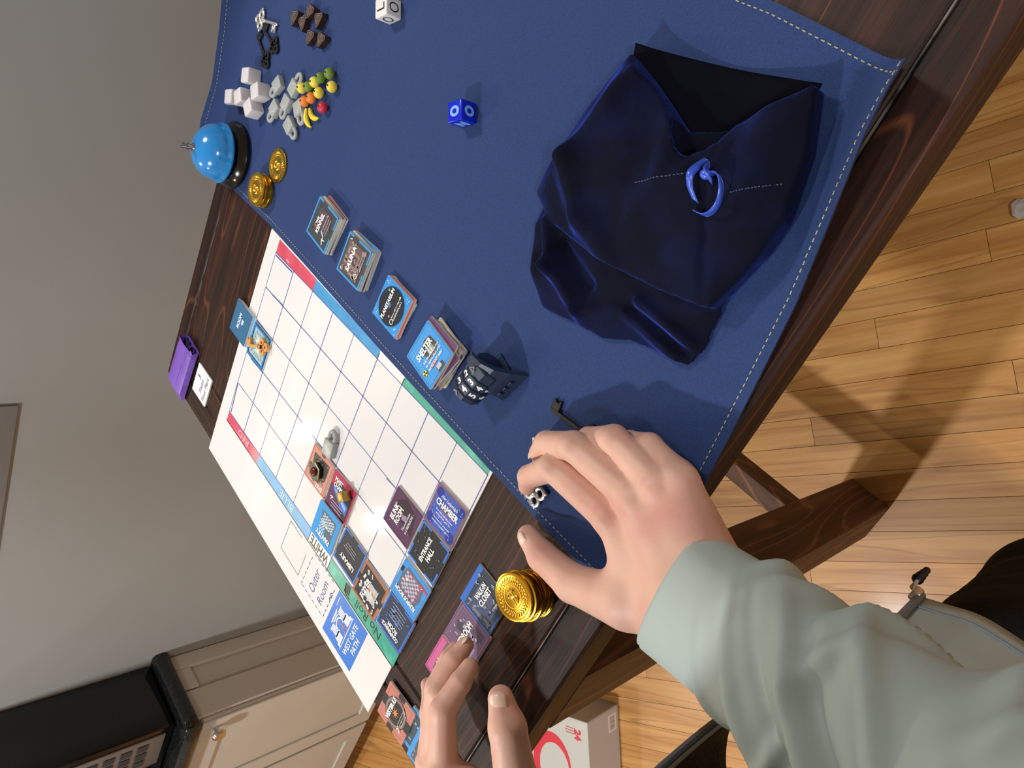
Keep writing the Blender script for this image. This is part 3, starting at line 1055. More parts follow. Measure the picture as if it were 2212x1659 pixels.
card('room_card', 'copper bordered card titled FOYER with white floor plan', .48, 1.46, bz, -3, '#b06a4a',
     [('rect', '#3b3a3c', (0, 0, .84, .84)), ('rect', '#3b3a3c', (0, .46, .18, .08)), ('rect', '#3b3a3c', (0, -.46, .18, .08)), ('rect', '#b9bcbd', (-.02, -.1, .4, .34)), ('rect', '#c9ccc9', (-.1, -.06, .16, .24)), ('rect', '#c27a4a', (0, -.08, .06, .3)), ('specks', '#d5d7d8', (4, 26, .38, .38, .13)), ('stroke', '#c27a4a', ([(-.36, -.3), (-.3, -.36)], .03))],
     [('FOYER', -.06, .13, .56, .16)], fine=[(.05, -.2, .4, 2, .07)])
card('room_card', 'dark card titled CONFERENCE ROOM with blue edge bars', .55, .44, bz, 88, '#3a4356',
     tabs('#3c6fc9') + [('specks', '#5a6fae', (6, 26, .36, .36, .12))],
     [('CONFERENCE', 0, .3, .62, .1), ('ROOM', -.02, .17, .34, .12)], fine=[(0, -.0, .56, 5, .085)], fine_col='#c9d2ea')
card('room_card', 'bright blue card titled RUMPUS ROOM with checkered games floor', 1.53, .46, bz, 87, '#4a95d8',
     [('frame', '#3b7fc4', (.9, .9, .012)), ('poly', '#5b6d7e', ((-.3, -.36), (.3, -.36), (.38, -.1), (.34, .3), (-.28, .3), (-.38, 0))), ('check', '#c0566e', (0, -.06, .56, .5, 9)), ('check', '#a9bfd0', (.03, -.06, .5, .44, 8)), ('rect', '#c8455e', (-.3, -.32, .28, .06)), ('disc', '#e9d9a0', (.18, -.12, .035)), ('disc', '#86d3cf', (.12, .0, .025)), ('rect', '#2f2c22', (.42, -.2, .08, .12)), ('specks', '#e7dfe4', (3, 12, .3, .3, .05))],
     [('RUMPUS ROOM', 0, .26, .74, .11)])
card('room_card', 'dark grey card titled LIBRARY with thin blue border', .62, 2.44, bz, 88, '#414146',
     tabs('#4a7fd6') + [('specks', '#6d6a78', (9, 18, .38, .36, .05))],
     [('LIBRARY', 0, .2, .6, .13)], fine=[(.02, -.06, .5, 3, .07)])
card('spare_card', 'blank white bordered card peeping out beneath the PANTRY card', .6, 3.47, bz, 4, '#dfe3ea', [('frame', '#4f63b4', (.9, .9, .02))])
card('room_card', 'blue card titled PANTRY with checkered floor', .56, 3.49, bz + CT + .004, 92, '#3f96da',
     [('poly', '#5d6c79', ((-.34, -.34), (.32, -.34), (.2, .1), (-.02, .1), (-.02, .34), (-.34, .34))), ('check', '#c3d3e2', (-.05, -.14, .5, .3, 8)), ('check', '#c3d3e2', (.12, .05, .22, .3, 6)), ('disc', '#efe6c8', (-.05, -.02, .04)), ('stroke', '#7fb9ea', ([(-.48, .2), (.48, .2)], .008)), ('stroke', '#7fb9ea', ([(.25, -.48), (.25, .48)], .008))],
     [('PANTRY', -.02, .27, .6, .14)])
card('room_card', 'crimson card with covered title and blue light beam under the brass cube', 1.53, 3.44, bz, -87, '#b23a54',
     [('poly', '#3b3238', ((-.42, -.1), (-.2, .3), (.42, .3), (.42, -.42), (-.1, -.42))), ('poly', '#5d3a5a', ((-.46, -.46), (.2, -.46), (-.02, .02), (-.46, .12))), ('poly', '#4f74cc', ((-.36, .05), (-.3, .12), (.36, -.05), (.36, -.3), (.1, -.22))), ('poly', '#8fb0ee', ((-.3, .04), (-.2, .07), (.3, -.1), (.3, -.2))), ('rect', '#2e2b33', (.3, .05, .2, .14)), ('stroke', '#eee9ea', ([(-.34, -.2), (-.22, -.16), (-.3, -.26)], .025))],
     [('MAST', -.19, .3, .32, .13), ('CHAM', -.17, .16, .34, .12)], fine=[(.0, -.24, .52, 3, .075)], fine_col='#dfe0f2')
card('room_card', 'salmon card titled EAST with grey stone art under the red gem', 1.5, 4.47, bz, 91, '#c98c7e',
     [('poly', '#55534f', ((-.34, -.36), (.36, -.3), (.3, .02), (.42, .02), (.42, .2), (.1, .2), (.1, .34), (-.1, .3), (-.34, .1))), ('rect', '#55534f', (0, -.44, .16, .1)), ('specks', '#a89884', (3, 24, .32, .3, .09)), ('frame', '#b77a6c', (.9, .9, .012))],
     [('EAST', -.2, .36, .3, .12)])
card('room_card', 'pale teal tunnel picture card with blue border in the top row', 2.52, 8.45, bz, 0, '#3a7fb4',
     [('rect', '#a9c3c4', (0, 0, .8, .8)), ('rect', '#c9dcd6', (0, .02, .42, .34)), ('rect', '#e3efe6', (0, .06, .22, .2))]
     + [('stroke', '#6f8d92', ([(.4 * math.cos(a) * 1.35, .4 * math.sin(a) * 1.35), (.2 * math.cos(a), .17 * math.sin(a))], .01)) for a in [math.radians(t) for t in range(15, 360, 24)]]
     + [('frame', '#6f8d92', (.6, .56, .01)), ('rect', '#3a7fb4', (0, .43, .8, .06)), ('rect', '#3a7fb4', (0, -.43, .8, .06)), ('rect', '#3a7fb4', (-.43, 0, .06, .9)), ('rect', '#3a7fb4', (.43, 0, .06, .9))])
card('spare_card', 'pale blue card showing along the edge beneath the ROOM 46 card', 2.6, 9.44, bz, -1, '#7fb4df', [])
card('room_card', 'slate blue card titled ROOM 46 at the head of the grid', 2.6, 9.53, bz + CT + .004, -2, '#3c6c92',
     [('frame', '#34618a', (.9, .9, .01))], [('ROOM', 0, .1, .44, .13), ('46', .04, -.07, .17, .13)])
# ---- cards on the bare wood
tz = 0.004
card('room_card', 'blue edged dark card titled WALK-IN CLOSET', 2.93, -1.21, tz, -2, '#3f4450',
     [('rect', '#3c6fc9', (0, .41, .96, .13)), ('rect', '#3c6fc9', (-.46, 0, .04, .96)), ('rect', '#3c6fc9', (.46, -.3, .04, .3)), ('rect', '#3c6fc9', (-.2, -.46, .4, .04)), ('rect', '#4b5570', (-.1, -.05, .6, .6)), ('rect', '#777c8a', (-.34, -.02, .06, .3)), ('rect', '#777c8a', (-.3, -.3, .06, .2)), ('rect', '#585a70', (.1, -.12, .22, .2)), ('rect', '#2e3240', (.05, -.26, .4, .06)), ('specks', '#9298a6', (3, 18, .4, .36, .1))],
     [('WALK-IN', .07, .15, .42, .12), ('CLOSET', .07, .0, .46, .13)], fine=[('4 items', .1, -.28, .2, .06)])
card('room_card', 'mauve card titled BEDROOM under the reaching fingers', 1.97, -1.25, tz, -2, '#83627f',
     [('rect', '#6d5a72', (0, .0, .8, .8)), ('poly', '#4d4756', ((-.1, .28), (.1, .36), (.16, .1), (-.02, .02))), ('rect', '#9783a2', (-.2, -.2, .3, .24)), ('rect', '#574a60', (.24, -.2, .24, .3)), ('specks', '#b5a4bd', (6, 18, .38, .36, .1)), ('frame', '#755672', (.92, .92, .012))],
     [('BEDROOM', -.02, .05, .66, .14)])
card('room_card', 'pink card titled LAVATORY beside the BEDROOM card', .97, -1.21, tz, -2, '#c96496',
     [('rect', '#6f6a70', (.05, -.06, .78, .72)), ('specks', '#c8c5c9', (4, 16, .3, .3, .14)), ('rect', '#b8b5ba', (-.05, -.22, .12, .16)), ('rect', '#b8b5ba', (.12, -.2, .12, .16)), ('frame', '#b45586', (.92, .92, .012))],
     [('LAVATORY', .05, .06, .62, .13)])
card('spare_card', 'blue edged card lying under the VESTIBULE and OFFICE cards', -1.0, -1.42, tz, 1, '#4f94cf', [('rect', '#4c5560', (0, .06, .78, .7)), ('specks', '#8fb4d6', (2, 14, .36, .4, .1))])
card('room_card', 'salmon card titled VESTIBULE with orange compass star', -1.11, -.65, tz + CT + .004, 3, '#c07d70',
     [('frame', '#a5665c', (.82, .82, .012)), ('rect', '#3d3a3a', (0, .42, .26, .16)), ('rect', '#3d3a3a', (0, -.42, .26, .16)), ('rect', '#3d3a3a', (.44, 0, .12, .22)), ('rect', '#3d3a3a', (-.44, 0, .12, .22)), ('disc', '#45403f', (0, 0, .36)), ('ring', '#8f7a74', (0, 0, .28, .34)), ('specks', '#c9a08c', (7, 12, .24, .24, .09)), ('disc', '#3b3838', (0, 0, .22))]
     + [('poly', '#dd8a52', ((.0, .0), (.035 * math.cos(a + .5), .035 * math.sin(a + .5)), (.13 * math.cos(a), .13 * math.sin(a)), (.035 * math.cos(a - .5), .035 * math.sin(a - .5)))) for a in [k * math.pi / 4 for k in range(8)]]
     + [('stroke', '#efece8', ([(-.27, -.3), (-.2, -.26), (-.26, -.2)], .03))],
     [('VESTIBULE', 0, .16, .62, .12, .04)], fine=[(.06, -.18, .42, 3, .06)])
card('room_card', 'sky blue card titled OFFICE with grey desk art', -1.05, -1.82, tz + CT + .004, 2, '#4b98da',
     [('rect', '#5d5f68', (.0, -.03, .84, .8)), ('rect', '#8a8790', (.1, -.2, .2, .24)), ('rect', '#5f86b8', (-.16, -.16, .1, .2, 15)), ('rect', '#c9a59f', (.16, -.1, .08, .14)), ('specks', '#a7a4b0', (8, 18, .38, .36, .12)), ('disc', '#d8c06a', (.3, -.34, .03))],
     [('OFFICE', -.08, .1, .6, .16)], fine=[(.16, -.34, .36, 3, .05)])
wc = card('note_card', 'plain white card with blue pen note beside the purple packet', -.32, 10.8, tz, -1, '#eeeae6', [], size=.96)
b = MB()
b.text('3', .12, .25, CT + .003, h=.2, bold=.005, shear=.1, rot=.1)
b.text('Fixed', -.05, .0, CT + .003, w=.42, h=.17, bold=.005, shear=.1, rot=.08)
b.text('Floor Plans', 0, -.26, CT + .003, w=.78, h=.16, bold=.005, shear=.1, rot=.05)
b.build('pen_note', 'marker_pen', wc)

ORD = ['lowest', 'second lowest', 'third lowest', 'fourth lowest', 'fifth lowest', 'sixth lowest', 'seventh lowest', 'eighth lowest', 'ninth lowest', 'tenth lowest', 'eleventh lowest', 'twelfth lowest', 'thirteenth lowest']
# ---- the draw piles on the mat: every card of a pile is a card
BACKS = ['#b8574a', '#4b98da', '#5d4a66', '#d8cfae', '#3f8f86', '#3c6fc9', '#c9c4bc', '#7d5d78']


def pile(u, v, rot, n, z0, name, seed, spread, cols=None, drot=3):
    r_ = random.Random(seed)
    z = z0
    for k in range(n - 1):
        card_body('room_card', (cols or BACKS)[k % len(cols or BACKS)], 0.965, '%s card of the pile under the %s card' % (ORD[k], name), 'cards in the %s pile' % name.lower(),
                  P(u + r_.uniform(-spread, spread), v + r_.uniform(-spread, spread), z), math.radians(rot + r_.uniform(-drot, drot)))
        z += CT + 0.001
    return z


z = pile(6.69, 7.03, -7, 6, MZ, 'KENNEL', 2, .03)
card('room_card', 'blue bordered dark card titled THE KENNEL on top of its pile', 6.69, 7.03, z, -7, '#45474c',
     tabs('#3f96da') + [('poly', '#5a4a50', ((-.1, .1), (.3, .3), (.36, -.2), (0, -.36))), ('rect', '#a05a50', (-.14, .22, .06, .1)), ('specks', '#3f6f72', (2, 16, .36, .4, .06)), ('stroke', '#f0eeea', ([(-.36, -.26), (-.28, -.2), (-.2, -.22), (-.12, -.08)], .03)), ('stroke', '#f0eeea', ([(-.28, -.2), (-.24, -.3)], .025))],
     [('THE', 0, .2, .18, .08), ('KENNEL', 0, .08, .5, .13)], fine=[('Each time you dig', .08, -.1, .46, .05), (.08, -.19, .44, 2, .08)])
z = pile(6.57, 5.51, -2, 6, MZ, 'SAUNA', 5, .03)
card('room_card', 'blue bordered card titled SAUNA with brown bench art on top of its pile', 6.57, 5.51, z, -2, '#4c4a4a',
     tabs('#3f96da') + [('rect', '#6b5a58', (0, .02, .7, .68)), ('rect', '#8a7470', (0, -.04, .36, .28)), ('rect', '#55484a', (0, -.04, .22, .16)), ('specks', '#9a8884', (4, 34, .34, .32, .16)), ('ring', '#efece6', (-.26, -.24, .045, .06)), ('stroke', '#efece6', ([(-.38, .3), (-.34, .36)], .02)), ('stroke', '#efece6', ([(.36, .34), (.38, .28)], .02))],
     [('SAUNA', 0, .1, .6, .14)], fine=[(.08, -.25, .44, 2, .08)])
z = pile(6.3, 3.99, -3, 3, MZ, 'PLANETARIUM', 9, .05, ['#c07d70', '#b8574a'], 8)
stars = []
rs = random.Random(4)
for sx, sy in ((-1, -1), (-1, 1), (1, -1), (1, 1)):
    for _ in range(4):
        stars.append(('disc', '#eef4fb', (sx * rs.uniform(.3, .44), sy * rs.uniform(.33, .44), .011)))
card('room_card', 'starry blue card titled PLANETARIUM with dark round sky', 6.31, 3.99, z, -4, '#3f8fd4',
     stars + [('disc', '#2c2f36', (0, 0, .42)), ('ring', '#454b56', (0, .02, .26, .265)), ('ring', '#454b56', (0, .02, .34, .345)), ('disc', '#d08a80', (-.2, -.06, .025)), ('disc', '#4f6f9a', (.0, .06, .06)), ('disc', '#7fa39a', (.26, .24, .03)), ('disc', '#efe0a0', (.32, -.16, .025)), ('ring', '#f2f0ea', (-.25, -.2, .045, .058))],
     [('PLANETARIUM', 0, .12, .72, .1)], fine=[('If you call it a day in', .06, -.17, .48, .055), ('PLANETARIUM, gain 2', .04, -.25, .46, .06)], fine_col='#f0eeea')
z = pile(6.3, 2.2, -12, 8, MZ, 'SHELTER', 21, .05, ['#7b8a74', '#e3d9b6', '#d8cfae', '#5d4a66', '#8a7a68', '#5a3a58', '#6b4868'], 8)
card('room_card', 'sky blue card titled SHELTER with grey building on top of its pile', 6.23, 2.25, z, -10, '#4a97d8',
     [('poly', '#57524a', ((-.1, .14), (.1, .3), (.3, .24), (.34, -.02), (.2, -.14), (-.08, -.06))), ('rect', '#8f9c9a', (.12, .06, .2, .22)), ('rect', '#c9cdc4', (.06, .04, .05, .1)), ('rect', '#c9cdc4', (.14, .04, .05, .1)), ('stroke', '#8fc3ee', ([(-.48, -.08), (.48, -.08)], .007)), ('stroke', '#8fc3ee', ([(-.48, .3), (.48, .3)], .007)), ('stroke', '#8fc3ee', ([(-.3, -.48), (-.3, .48)], .007)), ('frame', '#3f86c4', (.9, .9, .008)), ('rect', '#57524a', (.08, -.4, .22, .12)), ('rect', '#b9c0c4', (.06, -.36, .14, .1)), ('rect', '#c05a6e', (-.02, -.23, .22, .06)), ('disc', '#e3d24a', (-.33, -.18, .065)), ('poly', '#26261f', ((-.33, -.18), (-.36, -.125), (-.3, -.125))), ('poly', '#26261f', ((-.33, -.18), (-.395, -.18), (-.365, -.235))), ('poly', '#26261f', ((-.33, -.18), (-.265, -.18), (-.295, -.235)))],
     [('SHELTER', 0, .16, .58, .15)], fine=[('SHELTER protects you from', .08, -.04, .6, .06), ('the negative effects of the', .08, -.13, .6, .06), ('next RED ROOM drafted', .06, -.22, .54, .06)], fine_col='#f6f6f2')

# ================================================================ counter bell
bell = empty('counter_bell', P(6.28, 12.2, MZ + 0.03), label='blue domed counter bell on a black base by the far mat edge', cat='bell')
MB().lathe([(0.80, 0.0), (0.89, 0.02), (0.90, 0.09), (0.86, 0.15), (0.78, 0.24), (0.70, 0.30), (0.6, 0.36), (0.0, 0.38)], 48).build('base', 'bell_black', bell)
dome = [(0.76, 0.36), (0.80, 0.40), (0.79, 0.44), (0.745, 0.50)]
for k in range(0, 13):
    a = math.radians(4 + 84 * k / 12)
    dome.append((0.735 * math.cos(a), 0.50 + 0.62 * math.sin(a)))
dome.append((0.0, 1.12))
MB().lathe(dome, 56).build('dome', 'bell_blue', bell, angle=60)
st = MB().lathe([(0.12, 1.10), (0.12, 1.14), (0.06, 1.15), (0.06, 1.24), (0.085, 1.25), (0.085, 1.30), (0.05, 1.31), (0.05, 1.36), (0.075, 1.37), (0.075, 1.42), (0.0, 1.43)], 20)
st.build('striker', 'chrome', bell)

# ================================================================ coins
coin_b = MB().lathe([(0.0, 0.0), (0.40, 0.0), (0.42, 0.008), (0.42, 0.042), (0.40, 0.05), (0.365, 0.05), (0.35, 0.042), (0.0, 0.042)], 44)
coin_o = coin_b.build('gold_coin', 'gold')
coin_mesh = coin_o.data
bpy.data.objects.remove(coin_o)
rb = MB()
rb.ring(0, 0, 0.185, 0.2, 0.05, n=36)
for k in range(30):
    a = 2 * math.pi * k / 30
    for s_, r_ in ((1, 0.255), (-1, 0.31)):
        rb.box((r_ * math.cos(a + 0.05 * s_), r_ * math.sin(a + 0.05 * s_), 0.046), (0.062, 0.026, 0.012), rot=a + 0.75 * s_, bev=0.005, seg=1)
S_pts = [(0.1 * math.cos(math.radians(a)) * 0.9, 0.055 + 0.055 * math.sin(math.radians(a))) for a in range(20, 271, 25)] + [(0.09 * math.cos(math.radians(a)), -0.055 + 0.055 * math.sin(math.radians(a))) for a in range(90, -161, -25)]
rb.tube([(x, y, 0.046) for x, y in S_pts], 0.02, 6)
rb.box((-0.03, 0, 0.046), (0.016, 0.3, 0.014)); rb.box((0.03, 0, 0.046), (0.016, 0.3, 0.014))
ro = rb.build('relief', 'gold_relief'); relief_mesh = ro.data; bpy.data.objects.remove(ro)


def coins(u, v, z, n, seed, label, group, jit=0.02, top_label=None, lean=(0, 0)):
    r_ = random.Random(seed)
    for k in range(n):
        top = k == n - 1
        o = obj('gold_coin', coin_mesh, None, P(u + r_.uniform(-jit, jit) + lean[0] * k / n, v + r_.uniform(-jit, jit) + lean[1] * k / n, z + k * 0.0505), r_.uniform(0, 6.28),
                label=top_label if top and top_label else ORD[k] + ' ' + label, cat='coin', group=None if top and top_label else group)
        if top:
            o.rotation_euler = (0, 0, math.radians(-10))
            obj('relief', relief_mesh, o)


coins(6.15, 10.2, MZ, 6, 1, 'gold coin in the short stack beside the bell', 'gold coins stacked by the bell', 0.03, 'wreath patterned gold coin on top of the short stack by the bell')
coins(6.95, 9.95, MZ, 1, 2, 'x', 'x', 0, 'single gold coin lying flat on the mat next to the short stack')
coins(3.98, -2.07, 0.003, 14, 3, 'gold coin in the tall stack on the wooden table', 'gold coins stacked on the bare wood', 0.035, 'gold coin with wreath and curled sign topping the tall stack', (0.15, -0.02))

# ================================================================ dice
for (nm, lab, u, v, rz, m_, ink, marks) in (
        ('letter_die', 'glossy cobalt blue die with pale blue letter O', 10.43, 3.99, 33, 'die_blue', 'die_print', ('O', 'O', 'N')),
        ('letter_die', 'white die with black letters near the mat edge', 11.42, 7.2, 31, 'die_white', 'marker_black', ('L', 'O', 'O'))):
    d = 0.38
    dz = obj(nm, None, None, P(u, v, MZ), math.radians(rz), label=lab, cat='die')
    MB().box((0, 0, d / 2), (d, d, d), bev=0.025, seg=3).build('cube', m_, dz)
    e = d / 2 + 0.003
    bo = 0.06 if ink == 'die_print' else 0.0
    faces = (Matrix(((1, 0, 0, 0), (0, 1, 0, 0), (0, 0, 1, d + 0.003), (0, 0, 0, 1))),
             Matrix(((1, 0, 0, 0), (0, 0, -1, -e), (0, 1, 0, d / 2), (0, 0, 0, 1))),
             Matrix(((0, 0, -1, -e), (-1, 0, 0, 0), (0, 1, 0, d / 2), (0, 0, 0, 1))))
    for F_, ch in zip(faces, marks):
        MB().text(ch, 0, 0, 0, w=0.2 if ch != 'L' else 0.14, h=0.24, M=F_, bold=bo).build('letter', ink, dz)

# ================================================================ padlock tokens
lb = MB().box((0, 0, 0.075), (0.34, 0.36, 0.15), bev=0.022, seg=2)
lock_body = lb.build('body', 'grey_plastic')
sh = MB(); pts = [(-0.1, 0.15, 0.075)] + [(-0.1 * math.cos(t), 0.27 + 0.12 * math.sin(t), 0.075) for t in [math.pi * k / 12 for k in range(13)]] + [(0.1, 0.15, 0.075)]
lock_sh = MB().tube(pts, 0.045, 10).build('shackle', 'grey_plastic')
eg = MB().stroke([(-0.11, -0.1), (-0.11, 0.02), (-0.03, 0.07), (-0.02, 0.12), (0.06, 0.12)], 0.016, 0.1525)
lock_eg = eg.build('engraving', 'grey_engrave')
LOCKS = [(8.67, 10.84, 8.35, 11.06, 'grey plastic padlock next to the white cubes, apart from the other locks'), (8.13, 10.69, 7.81, 10.83, 'grey plastic padlock on the bell side of the lock heap'),
         (8.43, 10.22, 8.05, 10.3, 'grey plastic padlock in the middle of the lock heap'), (8.85, 10.08, 9.19, 9.97, 'grey plastic padlock with its shackle behind the yellow fruit'),
         (8.52, 9.62, 8.24, 9.32, 'grey plastic padlock touching the orange fruit'), (8.02, 9.82, 7.87, 9.45, 'grey plastic padlock nearest the single gold coin')]
for k, (u, v, u2, v2, lab) in enumerate(LOCKS + [(2.29, 4.33, 2.62, 4.38, 'grey plastic padlock lying on the white board beside the EAST card')]):
    a = math.atan2(v2 - v, u2 - u) - math.pi / 2
    zz = MZ if k < 6 else BZ + 0.003
    r_ = obj('padlock_token', None, None, P(u, v, zz), a, label=lab, cat='padlock', group='grey padlock tokens')
    sc = 1.0 if k < 6 else 1.12
    for part in (lock_body, lock_sh, lock_eg):
        c = part.copy(); COL.objects.link(c); c.parent = r_
        c.scale = (sc, sc, sc)
for part in (lock_body, lock_sh, lock_eg):
    bpy.data.objects.remove(part)

# ================================================================ white cubes
CUBES = [(8.45, 12.05, 20, 'white plastic cube closest to the black keys'), (8.27, 11.38, 38, 'white plastic cube closest to the grey padlocks'), (7.80, 11.52, 52, 'white plastic cube closest to the bell, turned cornerwise'),
         (7.68, 12.66, 22, 'outermost white plastic cube by the far mat edge'), (7.86, 12.17, 40, 'white plastic cube in the middle of its group of five')]
cube_me = None
for (u, v, rz, lab) in CUBES:
    if cube_me is None:
        o = MB().box((0, 0, 0.19), (0.38, 0.38, 0.38), bev=0.045, seg=3).build('white_cube', 'white_plastic')
        cube_me = o.data; bpy.data.objects.remove(o)
    obj('white_cube', cube_me, None, P(u, v, MZ), math.radians(rz), label=lab, cat='cube', group='white cubes')

# ================================================================ miniature fruit
FR = [(9.64, 8.73, 'green', 'green apple bead at the outer end of the fruit row'), (9.44, 9.03, 'green', 'green apple bead with a dark eye on top'), (9.28, 9.22, 'yellow', 'yellow apple bead between two green ones'),
      (9.42, 8.48, 'yellow', 'yellow apple bead standing apart from the fruit row'), (9.13, 8.92, 'yellow', 'yellow apple bead touching the larger orange bead'), (9.1, 9.42, 'green', 'half hidden green apple bead between yellow beads'),
      (8.98, 9.68, 'yellow', 'bright yellow bead resting against a padlock shackle'), (8.92, 9.17, 'orange', 'orange fruit bead beside the yellow apple'), (8.76, 9.4, 'orange', 'orange fruit bead beside the bananas'),
      (8.9, 8.6, 'red', 'single red cherry bead on the blue mat')]
fpos = [[a[0], a[1]] for a in FR]
FRAD = 0.122
for _ in range(60):
    for i in range(len(fpos)):
        for j in range(i):
            dx, dy = fpos[i][0] - fpos[j][0], fpos[i][1] - fpos[j][1]
            d = math.hypot(dx, dy)
            if d < 2 * FRAD + 0.006:
                q = (2 * FRAD + 0.006 - d) / 2 / d
                fpos[i][0] += dx * q; fpos[i][1] += dy * q; fpos[j][0] -= dx * q; fpos[j][1] -= dy * q
fprof = [(0.0, 0.0)] + [(FRAD * math.sin(t) * (1.0 + 0.06 * math.sin(t) ** 2), FRAD - FRAD * math.cos(t)) for t in [math.pi * k / 14 for k in range(1, 13)]] + [(FRAD * 0.25, 2 * FRAD * 0.955), (0.0, 2 * FRAD * 0.91)]
o = MB().lathe(fprof, 22).build('flesh', 'fruit_red'); fm = o.data; bpy.data.objects.remove(o)
o = MB().tube([(0, 0, FRAD * 1.75), (0.006, 0, FRAD * 1.95), (0.02, 0, FRAD * 2.12)], 0.016, 6).build('stalk', 'stalk'); sm_ = o.data; bpy.data.objects.remove(o)
fmeshes = {}
for (u, v), (_, _, colr, lab) in zip(fpos, FR):
    if colr not in fmeshes:
        m2 = fm.copy(); m2.materials.clear(); m2.materials.append(MATS['fruit_' + colr]); fmeshes[colr] = m2
    rr = random.Random(int(u * 100))
    r_ = obj('fruit_bead', None, None, P(u, v, MZ), rr.uniform(0, 6), label=lab, cat='fruit', group='miniature fruit beads')
    obj('flesh', fmeshes[colr], r_)
    obj('stalk', sm_, r_)
for (a, c, lab) in (((8.63, 9.33), (8.32, 8.92), 'yellow banana bead lying against a padlock shackle'), ((8.68, 9.19), (8.62, 8.72), 'yellow banana bead curving towards the red cherry')):
    ax_, ay_ = a; bx2, by2 = c
    d = Vector((bx2 - ax_, by2 - ay_, 0)); L = d.length
    pth = []; rad = []
    for k in range(13):
        t = k / 12
        off = 0.10 * (1 - (2 * t - 1) ** 2)
        pth.append((t * L, -off, 0.07)); rad.append(0.066 * max(0.16, math.sin(math.pi * (0.06 + 0.88 * t))) ** 0.6 if k < 11 else (0.028 if k == 11 else 0.022))
    rad[0] = 0.03
    r_ = obj('banana_bead', None, None, P(ax_, ay_, MZ), math.atan2(d.y, d.x), label=lab, cat='fruit', group='miniature banana beads')
    MB().tube(pth, rad, 10).build('flesh', 'banana', r_)
    MB().tube([pth[0], (pth[0][0] - 0.02, pth[0][1], 0.07)], 0.018, 6).build('tip', 'stalk', r_)

# ================================================================ brown wedges
WD = [(10.31, 10.86, 35, 'dark brown wedge at the silver key end of its group'), (10.3, 10.43, 60, 'dark brown wedge second along its group from the silver key'), (10.62, 10.24, 15, 'dark brown wedge at the outer corner of its group'),
      (10.55, 9.8, 40, 'dark brown wedge facing the white die'), (10.12, 9.94, 25, 'dark brown wedge next to the last one of its group'), (10.2, 9.46, 20, 'dark brown wedge nearest the fruit beads')]
for (u, v, rz, lab) in WD:
    r_ = obj('brown_wedge', None, None, P(u, v, MZ), math.radians(rz - 60), label=lab, cat='token', group='brown wedge tokens')
    tri = [(-0.2, -0.11), (-0.12, -0.15), (0.15, -0.14), (0.21, -0.08), (0.03, 0.15), (-0.04, 0.16)]
    MB().prism(tri, 0, 0.15).build('body', 'chocolate', r_)
    b = MB()
    for k in range(6):
        f = 0.86 - 0.14 * k
        pts = [(x * f, (y + 0.02) * f - 0.02) for x, y in tri]
        if k % 2 == 0:
            b.stroke(pts + [pts[0]], 0.011, 0.152)
    for k in range(5):
        b.stroke([(-0.1 + 0.05 * k, -0.1), (-0.04 + 0.03 * k, 0.06)], 0.008, 0.153)
    b.build('line_pattern', 'chocolate_line', r_, kind='stuff')

# ================================================================ keys


def key(name, label, a, c, z, material, style='trefoil', thick=0.05, z2=None, group=None):
    d = Vector((c[0] - a[0], c[1] - a[1], (z2 - z) if z2 is not None else 0)); L = d.length
    r_ = obj(name, None, None, P(a[0], a[1], z), label=label, cat='key', group=group)
    r_.rotation_euler = (0, -math.asin(d.z / L), math.atan2(d.y, d.x))
    t = thick
    b = MB()
    if style == 'trefoil':
        for (x, y) in ((0.0, 0.13), (0.0, -0.13), (-0.14, 0.0)):
            b.tube([(x + 0.095 * math.cos(w), y + 0.095 * math.sin(w), t) for w in [2 * math.pi * k / 18 for k in range(18)]], 0.036, 8, closed=True)
        b.sphere((0.0, 0, t), 0.07); b.sphere((-0.26, 0, t), 0.035); b.sphere((0, 0.26, t), 0.035); b.sphere((0, -0.26, t), 0.035)
    else:
        for (x, y) in ((0.02, 0.11), (0.02, -0.11), (-0.15, 0.0)):
            b.lathe([(0.045, -t * 0.7), (0.12, -t * 0.7), (0.12, t * 0.7), (0.045, t * 0.7), (0.045, -t * 0.7)], 18, c=(x, y, t * 0.7), smooth=False)
        b.box((0.06, 0, t * 0.7), (0.16, 0.12, t * 1.4), bev=0.01, seg=1)
    b.build('bow', material, r_)
    b = MB()
    if style == 'trefoil':
        b.tube([(0.08, 0, t), (L * 0.5, 0, t), (L, 0, t)], 0.038, 8)
        b.sphere((0.16, 0, t), 0.055); b.sphere((0.22, 0, t), 0.048); b.sphere((L, 0, t), 0.04)
    else:
        b.box(((0.1 + L) / 2, 0, t * 0.7), (L - 0.1, 0.075, t * 1.4), bev=0.01, seg=1)
        b.box((0.22, 0, t * 0.7), (0.04, 0.13, t * 1.4), bev=0.008, seg=1)
    b.build('shaft', material, r_)
    b = MB()
    if style == 'trefoil':
        b.box((L - 0.11, -0.09, t), (0.17, 0.14, 0.05), bev=0.012); b.box((L - 0.17, -0.18, t), (0.05, 0.07, 0.05), bev=0.01); b.box((L - 0.05, -0.18, t), (0.05, 0.07, 0.05), bev=0.01)
        b.sphere((L - 0.11, -0.09, t), 0.055)
    else:
        b.box((L - 0.08, -0.1, t * 0.7), (0.18, 0.14, t * 1.4), bev=0.01, seg=1)
        b.box((L - 0.14, -0.19, t * 0.7), (0.05, 0.06, t * 1.4), bev=0.008, seg=1)
        b.box((L - 0.02, -0.18, t * 0.7), (0.05, 0.05, t * 1.4), bev=0.008, seg=1)
    b.build('bit', material, r_)
    return r_


